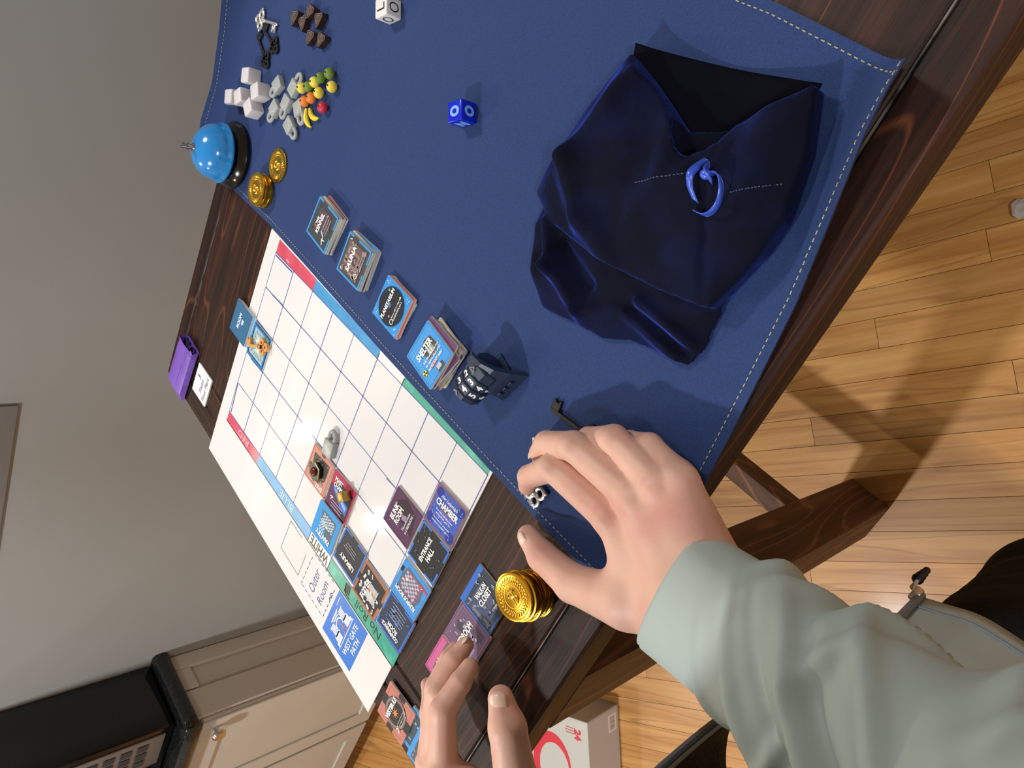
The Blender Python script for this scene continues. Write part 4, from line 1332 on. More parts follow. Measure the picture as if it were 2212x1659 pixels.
key('ornate_key', 'silver key with looped bow lying by the black keys', (9.78, 12.55), (9.9, 11.72), MZ, 'silver')
key('ornate_key', 'black key lying against the silver key', (9.42, 11.62), (9.62, 12.35), MZ, 'black_plastic', 'flat', 0.045)
key('ornate_key', 'black key with its bow towards the white cubes', (9.0, 11.86), (9.38, 12.55), MZ, 'black_plastic', 'flat', 0.045)
key('ornate_key', 'bright silver key between the fingertips on the mat', (5.52, -1.12), (6.32, -0.6), MZ, 'silver')
key('ornate_key', 'black key half covered by the curled fingers', (7.06, -1.55), (6.98, -0.62), MZ, 'black_plastic', 'flat', 0.045)
key('ornate_key', 'peach coloured wooden key on the tunnel picture card', (2.68, 8.16), (2.3, 8.86), bz + CT + 0.012, 'peach_wood', 'flat', 0.06)

# ================================================================ gem token and brass cube
gm = obj('gem_token', None, None, P(1.48, 4.47, bz + CT + 0.012), math.radians(20), label='hexagonal dark token with a red gem on the EAST card', cat='gem')
hexp = [(0.23 * math.cos(math.radians(60 * k)), 0.23 * math.sin(math.radians(60 * k))) for k in range(6)]
MB().prism(hexp, 0, 0.12).build('setting', 'gem_setting', gm)
b = MB(); b.tube([(x * 1.0, y * 1.0, 0.115) for x, y in hexp], 0.016, 6, closed=True, smooth=False); b.build('rim', 'gem_rim', gm)
b = MB(); b.lathe([(0.115, 0.115), (0.112, 0.15), (0.085, 0.18), (0.04, 0.195), (0.0, 0.2)], 20); b.build('gem', 'gem_red', gm)
MB().box((0, 0, 0.115), (0.23, 0.23, 0.23), bev=0.02, seg=2).build('brass_cube', 'brass', None, P(1.78, 3.2, bz + CT + 0.012), math.radians(50), label='small worn brass cube on the crimson card', cat='cube')

# ================================================================ combination lock (number drum)
cl_ = obj('combination_lock', None, None, P(6.66, 0.84, MZ + 0.012), math.radians(-20), label='dark navy plastic combination lock drum with white digits', cat='combination lock')
NS = 10


def drum(b, x0, x1, r, off=0.0, mi=0, n=NS, zc=0.42):
    vs = []; fs = []
    for x, rr in ((x0, r * 0.93), (x0 + 0.03, r), (x1 - 0.03, r), (x1, r * 0.93)):
        for k in range(n):
            a = 2 * math.pi * (k + off) / n
            vs.append((x, rr * math.cos(a), zc + rr * math.sin(a)))
    for i in range(3):
        for k in range(n):
            k2 = (k + 1) % n
            fs.append((i * n + k, (i + 1) * n + k, (i + 1) * n + k2, i * n + k2))
    fs.append(tuple(range(n))); fs.append(tuple(reversed(range(3 * n, 4 * n))))
    return b.add(vs, fs, mi)


RD = 0.40
b = MB(); drum(b, -0.56, -0.40, RD * 0.98, 0.5); b.build('end_cap', 'lock_navy', cl_)
for (x0, x1, first) in ((-0.385, -0.135, 2), (-0.12, 0.13, 1)):
    b = MB(); drum(b, x0, x1, RD, 0.5); ring = b.build('number_ring', 'lock_navy', cl_)
    for k in range(5):
        ang = math.radians(36 + 36 * k)             # flats from the far side over the top to the near side
        ap = RD * math.cos(math.pi / NS)
        nrm = Vector((0, math.cos(ang), math.sin(ang)))
        xv = Vector((1, 0, 0))
        upv = nrm.cross(xv)
        M = Matrix(((xv.x, upv.x, nrm.x, (x0 + x1) / 2), (xv.y, upv.y, nrm.y, nrm.y * (ap + 0.006)), (xv.z, upv.z, nrm.z, 0.42 + nrm.z * (ap + 0.006)), (0, 0, 0, 1)))
        MB().text(str((first + k) % 10), 0, 0, 0, h=0.17, M=M, bold=0.04).build('digit', 'ink_white', ring)
b = MB(); drum(b, 0.145, 0.42, RD * 0.99, 0.5); b.build('end_cap', 'lock_navy', cl_)
# flared shield plate running from the top of the end cap down to the mat on the near side
b = MB()
prof = [(0.30, 0.10, 0.22, 0.42, 0.82), (0.0, 0.14, 0.12, 0.50, 0.80), (-0.25, 0.20, 0.06, 0.60, 0.64), (-0.45, 0.24, 0.0, 0.72, 0.36), (-0.62, 0.26, -0.06, 0.86, 0.02)]
vs = []
for (y, _, xa, xb, zt) in prof:
    vs += [(xa, y, zt), (xb, y, zt), (xb, y + 0.10, zt - 0.07 if zt > 0.1 else 0.0), (xa, y + 0.10, zt - 0.07 if zt > 0.1 else 0.0)]
fs = []
for i in range(len(prof) - 1):
    for k in range(4):
        k2 = (k + 1) % 4
        fs.append((i * 4 + k, i * 4 + k2, (i + 1) * 4 + k2, (i + 1) * 4 + k))
fs += [(3, 2, 1, 0), tuple(16 + k for k in range(4))]
b.add(vs, fs); b.build('shield_plate', 'lock_navy', cl_)
b = MB(); b.tube([(0.24, 0.1, 0.86), (0.24, -0.05, 0.85), (0.34, 0.03, 0.86)], 0.022, 6, closed=True); b.build('arrow_mark', 'grey_plastic', cl_)
b = MB(); b.tube([(-0.52, -0.1, 0.80), (-0.45, -0.02, 0.815), (-0.52, 0.04, 0.80)], 0.018, 6); b.build('arrow_mark', 'grey_plastic', cl_)
for k, (dx, hh) in enumerate(((0.1, 0.12), (0.3, 0.16), (0.5, 0.13))):
    b = MB(); b.box((dx, -0.56, 0.22), (0.1, 0.1, 0.03), rot=Matrix.Rotation(math.radians(62), 4, 'X'), bev=0.008, seg=1); b.build('raised_sign', 'lock_navy', cl_)
b = MB(); b.box((0.28, 0.0, 0.03), (0.5, 0.5, 0.06), bev=0.01, seg=1); b.build('foot', 'lock_navy', cl_)

cl_.scale = (0.82, 0.82, 0.82)

# ================================================================ purple packet
pk = obj('purple_packet', None, None, P(-0.52, 11.98, 0.003), math.radians(-4), label='purple foil packet with a torn crinkled end on the far table corner', cat='packet')
L, Wd, Ht = 1.78, 0.98, 0.27
sec = [(-Wd / 2, 0.06), (-Wd / 2 + 0.06, 0.0), (Wd / 2 - 0.06, 0.0), (Wd / 2, 0.06), (Wd / 2, 0.2), (Wd / 2 - 0.06, Ht), (0.1, Ht + 0.015), (-Wd / 2 + 0.16, Ht), (-Wd / 2 + 0.10, 0.235), (-Wd / 2 + 0.03, 0.22)]
vs = []; fs = []
NX = 16
pr = random.Random(8)
for i in range(NX + 1):
    x = -L / 2 + L * i / NX
    for (y, z) in sec:
        j = 0.0 if i < NX - 1 else 0.03
        pinch = 1.0 - 0.5 * max(0, (0.12 - i / NX) / 0.12)
        vs.append((x + pr.uniform(-j, j) * 2, y + pr.uniform(-j, j), z * pinch + pr.uniform(-j, j) * 0.5 + 0.01))
n = len(sec)
for i in range(NX):
    for k in range(n):
        k2 = (k + 1) % n
        fs.append((i * n + k, (i + 1) * n + k, (i + 1) * n + k2, i * n + k2))
fs.append(tuple(range(n)))
MB().add(vs, fs, 0).build('wrapper', 'purple_foil', pk)
b = MB()
for k in range(9):
    y0 = -Wd / 2 + 0.08 + k * 0.1
    zc = 0.07 + 0.14 * (k % 2)
    pts = [(L / 2 - 0.02 - 0.25 * q, y0 + 0.03 * math.sin(7 * q + k), zc * 0.8 + 0.03 + 0.04 * math.sin(5 * q + 2 * k)) for q in (0, 0.3, 0.6, 1.0)]
    b.tube(pts, [0.05, 0.045, 0.05, 0.03], 6, smooth=False)
b.build('crinkled_lining', 'purple_dark', pk, kind='stuff')
b = MB(); b.box((-0.05, -0.16, Ht + 0.014), (0.8, 0.012, 0.01)); b.build('pull_slit', 'purple_dark', pk)

# ================================================================ smooth solids from distance fields


def surface_net(F, origin, h):
    inside = F < 0
    nx, ny, nz = F.shape
    c = np.zeros((nx - 1, ny - 1, nz - 1), np.int8)
    for dx in (0, 1):
        for dy in (0, 1):
            for dz in (0, 1):
                c += inside[dx:nx - 1 + dx, dy:ny - 1 + dy, dz:nz - 1 + dz]
    act = (c > 0) & (c < 8)
    idx = np.full(act.shape, -1, np.int64)
    ijk = np.argwhere(act)
    idx[act] = np.arange(len(ijk))
    pos = np.zeros((len(ijk), 3)); cnt = np.zeros(len(ijk))
    cor = [(0, 0, 0), (1, 0, 0), (0, 1, 0), (1, 1, 0), (0, 0, 1), (1, 0, 1), (0, 1, 1), (1, 1, 1)]
    for a, b_ in ((0, 1), (2, 3), (4, 5), (6, 7), (0, 2), (1, 3), (4, 6), (5, 7), (0, 4), (1, 5), (2, 6), (3, 7)):
        ca_, cb_ = np.array(cor[a]), np.array(cor[b_])
        fa = F[tuple((ijk + ca_).T)]; fb = F[tuple((ijk + cb_).T)]
        m = (fa < 0) != (fb < 0)
        t = np.where(m, fa / np.where(m, fa - fb, 1), 0)
        pos += np.where(m[:, None], ca_ + t[:, None] * (cb_ - ca_), 0)
        cnt += m
    verts = (ijk + pos / cnt[:, None]) * h + np.array(origin)
    faces = []
    for ax in range(3):
        sl0 = [slice(None)] * 3; sl1 = [slice(None)] * 3
        sl0[ax] = slice(0, -1); sl1[ax] = slice(1, None)
        a, b_ = inside[tuple(sl0)], inside[tuple(sl1)]
        e = np.argwhere(a != b_)
        o1, o2 = [(1, 2), (2, 0), (0, 1)][ax]
        ok = (e[:, o1] > 0) & (e[:, o2] > 0) & (e[:, o1] < F.shape[o1] - 1) & (e[:, o2] < F.shape[o2] - 1)
        e = e[ok]
        q = []
        for (d1, d2) in ((-1, -1), (0, -1), (0, 0), (-1, 0)):
            k = e.copy(); k[:, o1] += d1; k[:, o2] += d2
            q.append(idx[tuple(k.T)])
        q = np.stack(q, 1)
        fl = a[tuple(e.T)]
        q[~fl] = q[~fl][:, ::-1]
        faces.append(q)
    return verts, np.concatenate(faces)


def capsule(X, a, b_, ra, rb):
    a = np.array(a, float); b_ = np.array(b_, float)
    ba = b_ - a
    t = np.clip(((X - a) @ ba) / max(ba @ ba, 1e-9), 0, 1)
    d = X - a - t[..., None] * ba
    return np.sqrt((d * d).sum(-1)) - (ra + (rb - ra) * t)


def smin(a, b_, k):
    hh = np.clip(0.5 + 0.5 * (b_ - a) / k, 0, 1)
    return b_ + (a - b_) * hh - k * hh * (1 - hh)


def sdf_grid(lo, hi, h):
    n = [int(math.ceil((hi[i] - lo[i]) / h)) + 1 for i in range(3)]
    ax_ = [lo[i] + h * np.arange(n[i]) for i in range(3)]
    return np.stack(np.meshgrid(*ax_, indexing='ij'), -1)


def net_mb(b, F, lo, h, mi=0):
    v, f = surface_net(F, lo, h)
    b.add(v.tolist(), f.tolist(), mi, True)
    return b


def relax(v, f, it=1):
    return v


# ================================================================ velvet bag
bag = obj('velvet_bag', None, None, P(0, 0, 0), label='crumpled navy velvet drawstring bag with a blue ribbon on the mat', cat='bag')


def fbm(X, seed, fr):
    r_ = np.random.RandomState(seed)
    out = np.zeros(X.shape[:-1])
    for k in range(5):
        d = r_.normal(size=3); d /= np.linalg.norm(d)
        out += np.sin((X @ d) * fr * (1 + 0.55 * k) + r_.uniform(0, 6.28)) / (1 + 0.7 * k)
    return out


hb = 0.045
# upper part: a flattened open tube; lower part: a puddle of folds
lo, hi = (7.9, -3.2, -0.02), (13.4, 1.9, 1.35)
X = sdf_grid(lo, hi, hb)


def poly_sd(px, py, poly):
    d = np.full(px.shape, 1e9); ins = np.zeros(px.shape, bool)
    n = len(poly)
    for i in range(n):
        x0, y0 = poly[i]; x1, y1 = poly[(i + 1) % n]
        ex, ey = x1 - x0, y1 - y0
        wx_, wy_ = px - x0, py - y0
        t = np.clip((wx_ * ex + wy_ * ey) / (ex * ex + ey * ey), 0, 1)
        d = np.minimum(d, np.hypot(wx_ - ex * t, wy_ - ey * t))
        c = ((y0 <= py) & (py < y1)) | ((y1 <= py) & (py < y0))
        with np.errstate(divide='ignore', invalid='ignore'):
            xi = x0 + (py - y0) * ex / np.where(ey == 0, 1e-9, ey)
        ins ^= c & (px < xi)
    return np.where(ins, -d, d)


px_, py_, pz_ = X[..., 0], X[..., 1], X[..., 2]
UP = [(12.5, 0.75), (11.5, 1.12), (10.75, 1.28), (10.0, 1.36), (9.72, 0.9), (9.66, -0.3), (9.78, -1.5), (9.95, -2.38), (10.9, -2.62), (11.42, -2.66), (12.25, -2.46), (13.0, -2.1), (12.45, -1.62), (12.15, -1.34), (11.85, -0.62), (12.2, 0.1)]
LOW = [(10.2, 1.42), (9.55, 1.36), (9.05, 1.18), (8.62, 0.9), (8.34, 0.45), (8.5, -0.35), (8.56, -0.9), (8.8, -1.35), (8.95, -2.0), (9.02, -2.42), (9.35, -2.5), (10.3, -2.4)]
du = -poly_sd(px_[:, :, 0], py_[:, :, 0], UP)
dl = -poly_sd(px_[:, :, 0], py_[:, :, 0], LOW)
xx, yy = px_[:, :, 0], py_[:, :, 0]


def line_d(x, y, a, c):
    ex, ey = c[0] - a[0], c[1] - a[1]
    t = np.clip(((x - a[0]) * ex + (y - a[1]) * ey) / (ex * ex + ey * ey), 0, 1)
    return np.hypot(x - a[0] - ex * t, y - a[1] - ey * t)


hu = 0.40 + 0.42 * (1 - np.exp(-np.maximum(du, 0) / 0.55))
# ridge along the far shoulder, seam groove to the pointed tip, soft hollows
for a, c, amp, wd in (((12.35, 0.35), (10.8, 0.75), 0.22, 0.22), ((10.8, 0.75), (10.05, 0.1), 0.20, 0.20), ((10.05, 0.1), (9.75, -0.6), 0.12, 0.2),
                      ((11.5, -1.55), (9.98, -2.3), -0.07, 0.05), ((11.9, -0.5), (11.2, -0.9), 0.12, 0.18), ((12.5, -1.75), (11.7, -2.1), 0.12, 0.25),
                      ((11.5, -1.6), (11.3, -1.2), 0.1, 0.15), ((10.9, -0.5), (10.2, -0.4), -0.10, 0.25), ((10.9, -1.8), (10.4, -1.2), -0.06, 0.3)):
    hu = hu + amp * np.exp(-(line_d(xx, yy, a, c) / wd) ** 2)
hu = hu + 0.022 * fbm(np.stack([xx, yy, 0 * xx], -1), 3, 3.2)
hl = 0.08 + 0.20 * (1 - np.exp(-np.maximum(dl, 0) / 0.3))
for a, c, amp, wd in (((9.7, 0.95), (9.1, 0.45), 0.26, 0.14), ((9.1, 0.45), (8.75, -0.4), 0.22, 0.13), ((8.75, -0.4), (9.1, -1.0), 0.12, 0.12), ((9.5, 1.2), (8.8, 0.9), 0.10, 0.12),
                      ((9.45, 0.5), (9.2, -0.3), -0.2, 0.14), ((9.2, -1.2), (9.05, -2.2), 0.16, 0.12), ((9.45, -1.3), (9.35, -2.3), 0.16, 0.1), ((9.3, -1.2), (9.2, -2.3), -0.12, 0.08)):
    hl = hl + amp * np.exp(-(line_d(xx, yy, a, c) / wd) ** 2)
hl = hl + 0.02 * fbm(np.stack([xx, yy, 0 * xx], -1), 9, 5.0)
Fu = np.maximum((pz_ - MZ - 0.02 - hu[:, :, None]) * 0.75, -du[:, :, None] + 0.25 * np.maximum(0, pz_ - 0.35) ** 2)
Fl = np.maximum((pz_ - MZ - 0.01 - hl[:, :, None]) * 0.75, -dl[:, :, None])
# mouth: a flat tunnel between the two lips
mouth = capsule(X * np.array([1, 1, 1.9]), (13.6, -0.7, 0.46 * 1.9), (11.75, -0.95, 0.46 * 1.9), 0.62, 0.42) / 1.4
Fu = np.maximum(Fu, -mouth)
Fb = np.maximum(np.minimum(Fu, Fl), MZ + 0.03 - pz_)
b = MB()
net_mb(b, Fb, lo, hb)
cloth = b.build('cloth', 'velvet', bag, angle=180)
md = cloth.modifiers.new('smooth', 'SMOOTH'); md.factor = 0.5; md.iterations = 4
# lower lip of the mouth, a sheet lying out on the mat
LIP = [(12.62, 0.74), (13.02, -2.12), (12.4, -1.9), (11.6, -1.5), (11.5, -0.4), (12.0, 0.55)]
b = MB(); n1 = 14
vs = []; fs = []
for i in range(n1 + 1):
    for j in range(n1 + 1):
        s_, t_ = i / n1, j / n1
        e0 = Vector((12.62, 0.74, 0)).lerp(Vector((13.02, -2.12, 0)), s_)
        e1 = Vector((11.7, 0.5, 0)).lerp(Vector((11.7, -1.95, 0)), s_)
        p = e0.lerp(e1, t_)
        edge = (2 * s_ - 1) ** 4
        p.z = MZ + 0.08 + 0.34 * edge * (1 - 0.4 * t_) * (1 - s_ * 0.45) + 0.05 * math.sin(9 * s_) * (1 - t_)
        vs.append(p)
w_ = n1 + 1
fs = [(i * w_ + j, (i + 1) * w_ + j, (i + 1) * w_ + j + 1, i * w_ + j + 1) for i in range(n1) for j in range(n1)]
b.add([tuple(p) for p in vs], fs, 0, True)
lip = b.build('mouth_lip', 'velvet_inside', bag, angle=180)
sol = lip.modifiers.new('thick', 'SOLIDIFY'); sol.thickness = 0.0016; sol.offset = 0


def bag_h(x, y):
    i = int(round((x - lo[0]) / hb)); j = int(round((y - lo[1]) / hb))
    return MZ + 0.02 + float(hu[i, j])


def ribbon(b, pts, width, wdir):
    P_ = [Vector(p) for p in pts]
    # smooth the path
    out = []
    for i in range(len(P_) - 1):
        p0, p1, p2, p3 = P_[max(i - 1, 0)], P_[i], P_[i + 1], P_[min(i + 2, len(P_) - 1)]
        for k in range(5):
            t = k / 5
            out.append(0.5 * ((2 * p1) + (p2 - p0) * t + (2 * p0 - 5 * p1 + 4 * p2 - p3) * t * t + (3 * p1 - p0 - 3 * p2 + p3) * t ** 3))
    out.append(P_[-1])
    vs = []; fs = []
    for i, p in enumerate(out):
        w = Vector(wdir(i / (len(out) - 1))).normalized() * width / 2
        vs += [p - w, p + w]
    fs = [(2 * i, 2 * i + 1, 2 * i + 3, 2 * i + 2) for i in range(len(out) - 1)]
    b.add([tuple(v) for v in vs], fs, 0, True)


b = MB()
ribbon(b, [(11.66, -1.42, bag_h(11.66, -1.42) + .03), (11.45, -1.44, bag_h(11.45, -1.44) + .12), (11.28, -1.5, bag_h(11.28, -1.5) + .1), (11.14, -1.62, bag_h(11.14, -1.62) + .03)], 0.11, lambda t: (0.15, 0.9, 0.3))
ribbon(b, [(11.5, -1.6, bag_h(11.5, -1.6) + .05), (11.58, -1.76, bag_h(11.58, -1.76) + .12), (11.5, -1.92, bag_h(11.5, -1.92) + .16), (11.3, -2.0, bag_h(11.3, -2.0) + .16), (11.14, -1.95, bag_h(11.14, -1.95) + .13), (11.03, -1.8, bag_h(11.03, -1.8) + .06), (11.02, -1.68, bag_h(11.02, -1.68) + .03)], 0.1, lambda t: (0.2 - t * 0.2, 0.2, 0.9 - 0.6 * t))
ribbon(b, [(11.62, -1.54, bag_h(11.62, -1.54) + .05), (11.54, -1.62, bag_h(11.54, -1.62) + .14), (11.46, -1.74, bag_h(11.46, -1.74) + .06)], 0.09, lambda t: (0.6, 0.2, 0.5))
rbn = b.build('ribbon', 'ribbon', bag, angle=180)
sol = rbn.modifiers.new('thick', 'SOLIDIFY'); sol.thickness = 0.0006
b = MB(); b.sphere((11.5, -1.62, bag_h(11.5, -1.62) + .07), 0.07, sc=(1, 1.2, 0.8)); b.build('knot', 'ribbon', bag)
# stitched drawstring channel
b = MB()
for a, c in (((10.95, -0.55), (11.45, -1.4)), ((11.44, -2.0), (11.8, -2.45))):
    for k in range(16):
        t = (k + 0.2) / 16; t2 = (k + 0.75) / 16
        p0 = (a[0] + (c[0] - a[0]) * t, a[1] + (c[1] - a[1]) * t); p1 = (a[0] + (c[0] - a[0]) * t2, a[1] + (c[1] - a[1]) * t2)
        b.tube([(p0[0], p0[1], bag_h(*p0) + 0.002), (p1[0], p1[1], bag_h(*p1) + 0.002)], 0.008, 4)
b.build('channel_stitching', mat('thread_grey', '#4a5470', 0.7), bag, kind='stuff')

# ================================================================ the person
person = obj('person', None, None, P(0, 0, 0), label='person in a grey-green jacket and black trousers reaching over the table', cat='person')


def hand_field(X, fingers, palm, thumb, k_f=0.11, k_p=0.3):
    """fingers: list of (points, radii); palm: list of capsules merged softly"""
    pf = None
    for (a, c, ra, rb_) in palm:
        d = capsule(X, a, c, ra, rb_)
        pf = d if pf is None else smin(pf, d, k_p)
    out = pf
    for pts, rad in fingers:
        ff = None
        for i in range(len(pts) - 1):
            d = capsule(X, pts[i], pts[i + 1], rad[i], rad[i + 1])
            ff = d if ff is None else smin(ff, d, 0.05)
        out = np.minimum(out, smin(pf, ff, k_f))
    ff = None
    for i in range(len(thumb[0]) - 1):
        d = capsule(X, thumb[0][i], thumb[0][i + 1], thumb[1][i], thumb[1][i + 1])
        ff = d if ff is None else smin(ff, d, 0.08)
    return np.minimum(out, smin(pf, ff, 0.3))


body = MB()
hh = 0.034
# right hand, closing on the silver key
RF = [([(6.65, -2.85, 0.80), (6.57, -1.59, 0.78), (6.02, -1.18, 0.62), (5.66, -1.06, 0.34)], [0.27, 0.235, 0.195, 0.155]),
      ([(7.24, -3.1, 0.92), (7.14, -1.77, 0.84), (6.71, -1.16, 0.60), (6.33, -0.97, 0.38)], [0.27, 0.24, 0.20, 0.16]),
      ([(7.64, -3.3, 0.92), (7.62, -2.25, 0.72), (7.22, -1.74, 0.48), (6.88, -1.53, 0.30)], [0.26, 0.23, 0.19, 0.155]),
      ([(7.86, -3.5, 0.85), (7.84, -2.73, 0.58), (7.60, -2.32, 0.38), (7.32, -2.14, 0.27)], [0.24, 0.205, 0.17, 0.14])]
RT = ([(5.75, -3.75, 0.78), (5.20, -2.85, 0.66), (4.98, -2.06, 0.48), (4.95, -1.54, 0.34)], [0.40, 0.30, 0.255, 0.19])
RP = [((6.65, -2.9, 0.82), (6.2, -4.4, 0.72), 0.26, 0.44), ((7.24, -3.12, 0.92), (6.6, -4.5, 0.85), 0.27, 0.45), ((7.62, -3.32, 0.9), (6.95, -4.5, 0.85), 0.26, 0.42), ((7.86, -3.5, 0.82), (7.15, -4.6, 0.8), 0.24, 0.40),
      ((5.9, -3.7, 0.7), (6.1, -4.4, 0.7), 0.36, 0.40), ((6.6, -4.4, 0.8), (7.05, -5.6, 1.15), 0.55, 0.55), ((6.3, -3.4, 0.62), (7.3, -3.9, 0.62), 0.3, 0.3),
      ((6.62, -2.45, 0.56), (7.2, -2.72, 0.58), 0.16, 0.16), ((7.2, -2.72, 0.58), (7.62, -3.0, 0.56), 0.16, 0.16), ((7.62, -3.0, 0.56), (7.84, -3.3, 0.5), 0.15, 0.15)]
lo_, hi_ = (4.55, -5.9, 0.0), (8.35, -0.6, 1.75)
X = sdf_grid(lo_, hi_, hh)
F = hand_field(X, RF, RP, RT)
# knuckles and tendons
for (p, r_) in (((6.66, -2.85, 0.98), 0.10), ((7.25, -3.1, 1.08), 0.11), ((7.64, -3.32, 1.06), 0.10), ((6.57, -1.60, 0.93), 0.10), ((7.14, -1.78, 1.0), 0.10), ((7.63, -2.26, 0.88), 0.09)):
    F = smin(F, np.sqrt(((X - np.array(p)) ** 2).sum(-1)) - r_, 0.16)
net_mb(body, F, lo_, hh)
# left hand, hovering over the cards with the thumb towards the viewer
LF = [([(1.0, -2.95, 1.5), (1.96, -2.36, 1.5), (2.38, -2.24, 1.2), (2.57, -2.14, 1.0)], [0.27, 0.235, 0.195, 0.155]),
      ([(0.72, -2.6, 1.3), (1.87, -1.95, 1.28), (2.34, -1.8, 0.98), (2.57, -1.74, 0.78)], [0.27, 0.225, 0.19, 0.155]),
      ([(0.42, -2.4, 1.1), (1.55, -1.75, 1.0), (1.96, -1.54, 0.72), (2.1, -1.48, 0.58)], [0.25, 0.21, 0.175, 0.145]),
      ([(0.25, -2.4, 0.95), (0.64, -1.72, 0.72), (0.72, -1.4, 0.5), (0.62, -1.18, 0.38)], [0.23, 0.19, 0.165, 0.135])]
LT = ([(1.35, -4.3, 1.5), (2.6, -4.2, 1.7), (3.30, -3.62, 1.8), (3.50, -3.26, 1.74)], [0.42, 0.34, 0.285, 0.20])
LP = [((1.06, -2.98, 1.5), (0.35, -4.3, 1.5), 0.28, 0.45), ((0.72, -2.65, 1.3), (0.2, -4.2, 1.35), 0.27, 0.45), ((0.48, -2.5, 1.1), (0.1, -4.15, 1.25), 0.25, 0.4), ((0.25, -2.45, 0.95), (0.0, -4.1, 1.15), 0.22, 0.38),
      ((1.3, -4.2, 1.5), (0.2, -4.4, 1.45), 0.42, 0.45), ((0.2, -4.3, 1.35), (-0.6, -5.6, 1.5), 0.52, 0.5), ((1.0, -3.4, 1.3), (0.6, -4.1, 1.35), 0.4, 0.45)]
lo_, hi_ = (-1.35, -5.9, 0.15), (3.8, -0.95, 2.3)
X = sdf_grid(lo_, hi_, hh)
F = hand_field(X, LF, LP, LT)
for (p, r_) in (((1.06, -2.9, 1.66), 0.14), ((0.66, -2.5, 1.46), 0.13)):
    F = smin(F, np.sqrt(((X - np.array(p)) ** 2).sum(-1)) - r_, 0.16)
net_mb(body, F, lo_, hh)
# arms, trunk, neck and head: carried on inside the clothes
body.tube([(6.95, -5.5, 1.12), (7.35, -6.6, 1.6), (8.05, -8.6, 2.55), (8.3, -9.7, 3.1), (8.2, -9.9, 6), (7.4, -9.6, 9.8)], [0.5, 0.55, 0.7, 0.8, 1.0, 1.1], 16)
body.tube([(-0.7, -5.5, 1.5), (-1.2, -7.0, 2.0), (-1.6, -9.3, 3.0), (-1.2, -9.7, 6), (0.6, -9.6, 9.8)], [0.58, 0.7, 0.95, 1.05, 1.2], 16)
hx, hy = 3.9, -9.4
lo_, hi_ = (hx - 4.6, hy - 3.2, -4.2), (hx + 4.6, hy + 3.2, 20.5)
h2 = 0.16
X = sdf_grid(lo_, hi_, h2)
q = X - np.array([hx, hy, 0]); q[..., 0] *= 0.62


def cap2(a, c, ra, rb_):
    return capsule(q, a, c, ra, rb_)


F = smin(cap2((0, 0, -2), (0, 0, 4), 2.2, 2.1), cap2((0, 0, 4), (0, -0.1, 9.3), 2.1, 2.2), 1.0)
q = X - np.array([hx, hy, 0])
F = smin(F, cap2((0, 0, 10), (0, 0.25, 13.2), 1.35, 1.25), 0.9)
head = np.sqrt(((q - np.array([0, 0.55, 16.0])) * np.array([1.25, 1.05, 0.85]) ** 1) ** 2).sum(-1) if False else np.sqrt((((q - np.array([0, 0.5, 16.0])) * np.array([1.28, 1.05, 0.86])) ** 2).sum(-1)) - 2.05
F = smin(F, head, 0.7)
F = smin(F, cap2((0, 2.0, 14.6), (0, 1.5, 14.3), 0.6, 0.9), 0.6)            # chin
F = smin(F, cap2((0, 2.35, 16.2), (0, 2.75, 15.3), 0.16, 0.3), 0.3)          # nose
F = smin(F, cap2((-0.45, 2.35, 14.75), (0.45, 2.35, 14.75), 0.16, 0.16), 0.2)  # lips
for sx in (-1, 1):
    F = smin(F, cap2((sx * 1.66, 0.1, 15.4), (sx * 1.75, 0.1, 16.1), 0.22, 0.32), 0.15)
    F = smin(F, cap2((sx * 0.3, 2.3, 16.75), (sx * 1.05, 2.1, 16.75), 0.15, 0.15), 0.2)
    F = np.maximum(F, -(np.sqrt(((q - np.array([sx * 0.68, 2.45, 16.25])) ** 2).sum(-1)) - 0.3))
net_mb(body, F, lo_, h2)
bo = body.build('body', 'skin', person, angle=180)
md = bo.modifiers.new('smooth', 'SMOOTH'); md.factor = 0.5; md.iterations = 3
for sx in (-1, 1):
    b = MB(); b.sphere((hx + sx * 0.68, hy + 2.12, 16.25), 0.27, 14); eye = b.build('eye', 'eye_white', person)
    b = MB(); b.sphere((hx + sx * 0.68, hy + 2.3, 16.23), 0.13, 12); b.build('iris', 'eye_dark', eye)
b = MB()
lo_, hi_ = (hx - 2.3, hy - 2.4, 13.6), (hx + 2.3, hy + 3.0, 19.2)
X = sdf_grid(lo_, hi_, 0.14); q = X - np.array([hx, hy, 0])
F = np.sqrt((((q - np.array([0, 0.42, 16.15])) * np.array([1.26, 1.03, 0.85])) ** 2).sum(-1)) - 2.22
F = np.maximum(F, -(np.sqrt((((q - np.array([0, 2.6, 15.2])) * np.array([0.85, 0.8, 0.7])) ** 2).sum(-1)) - 1.75)) + 0.05 * fbm(X, 4, 4)
net_mb(b, F, lo_, 0.14)
b.build('hair', 'hair_brown', person, angle=180)


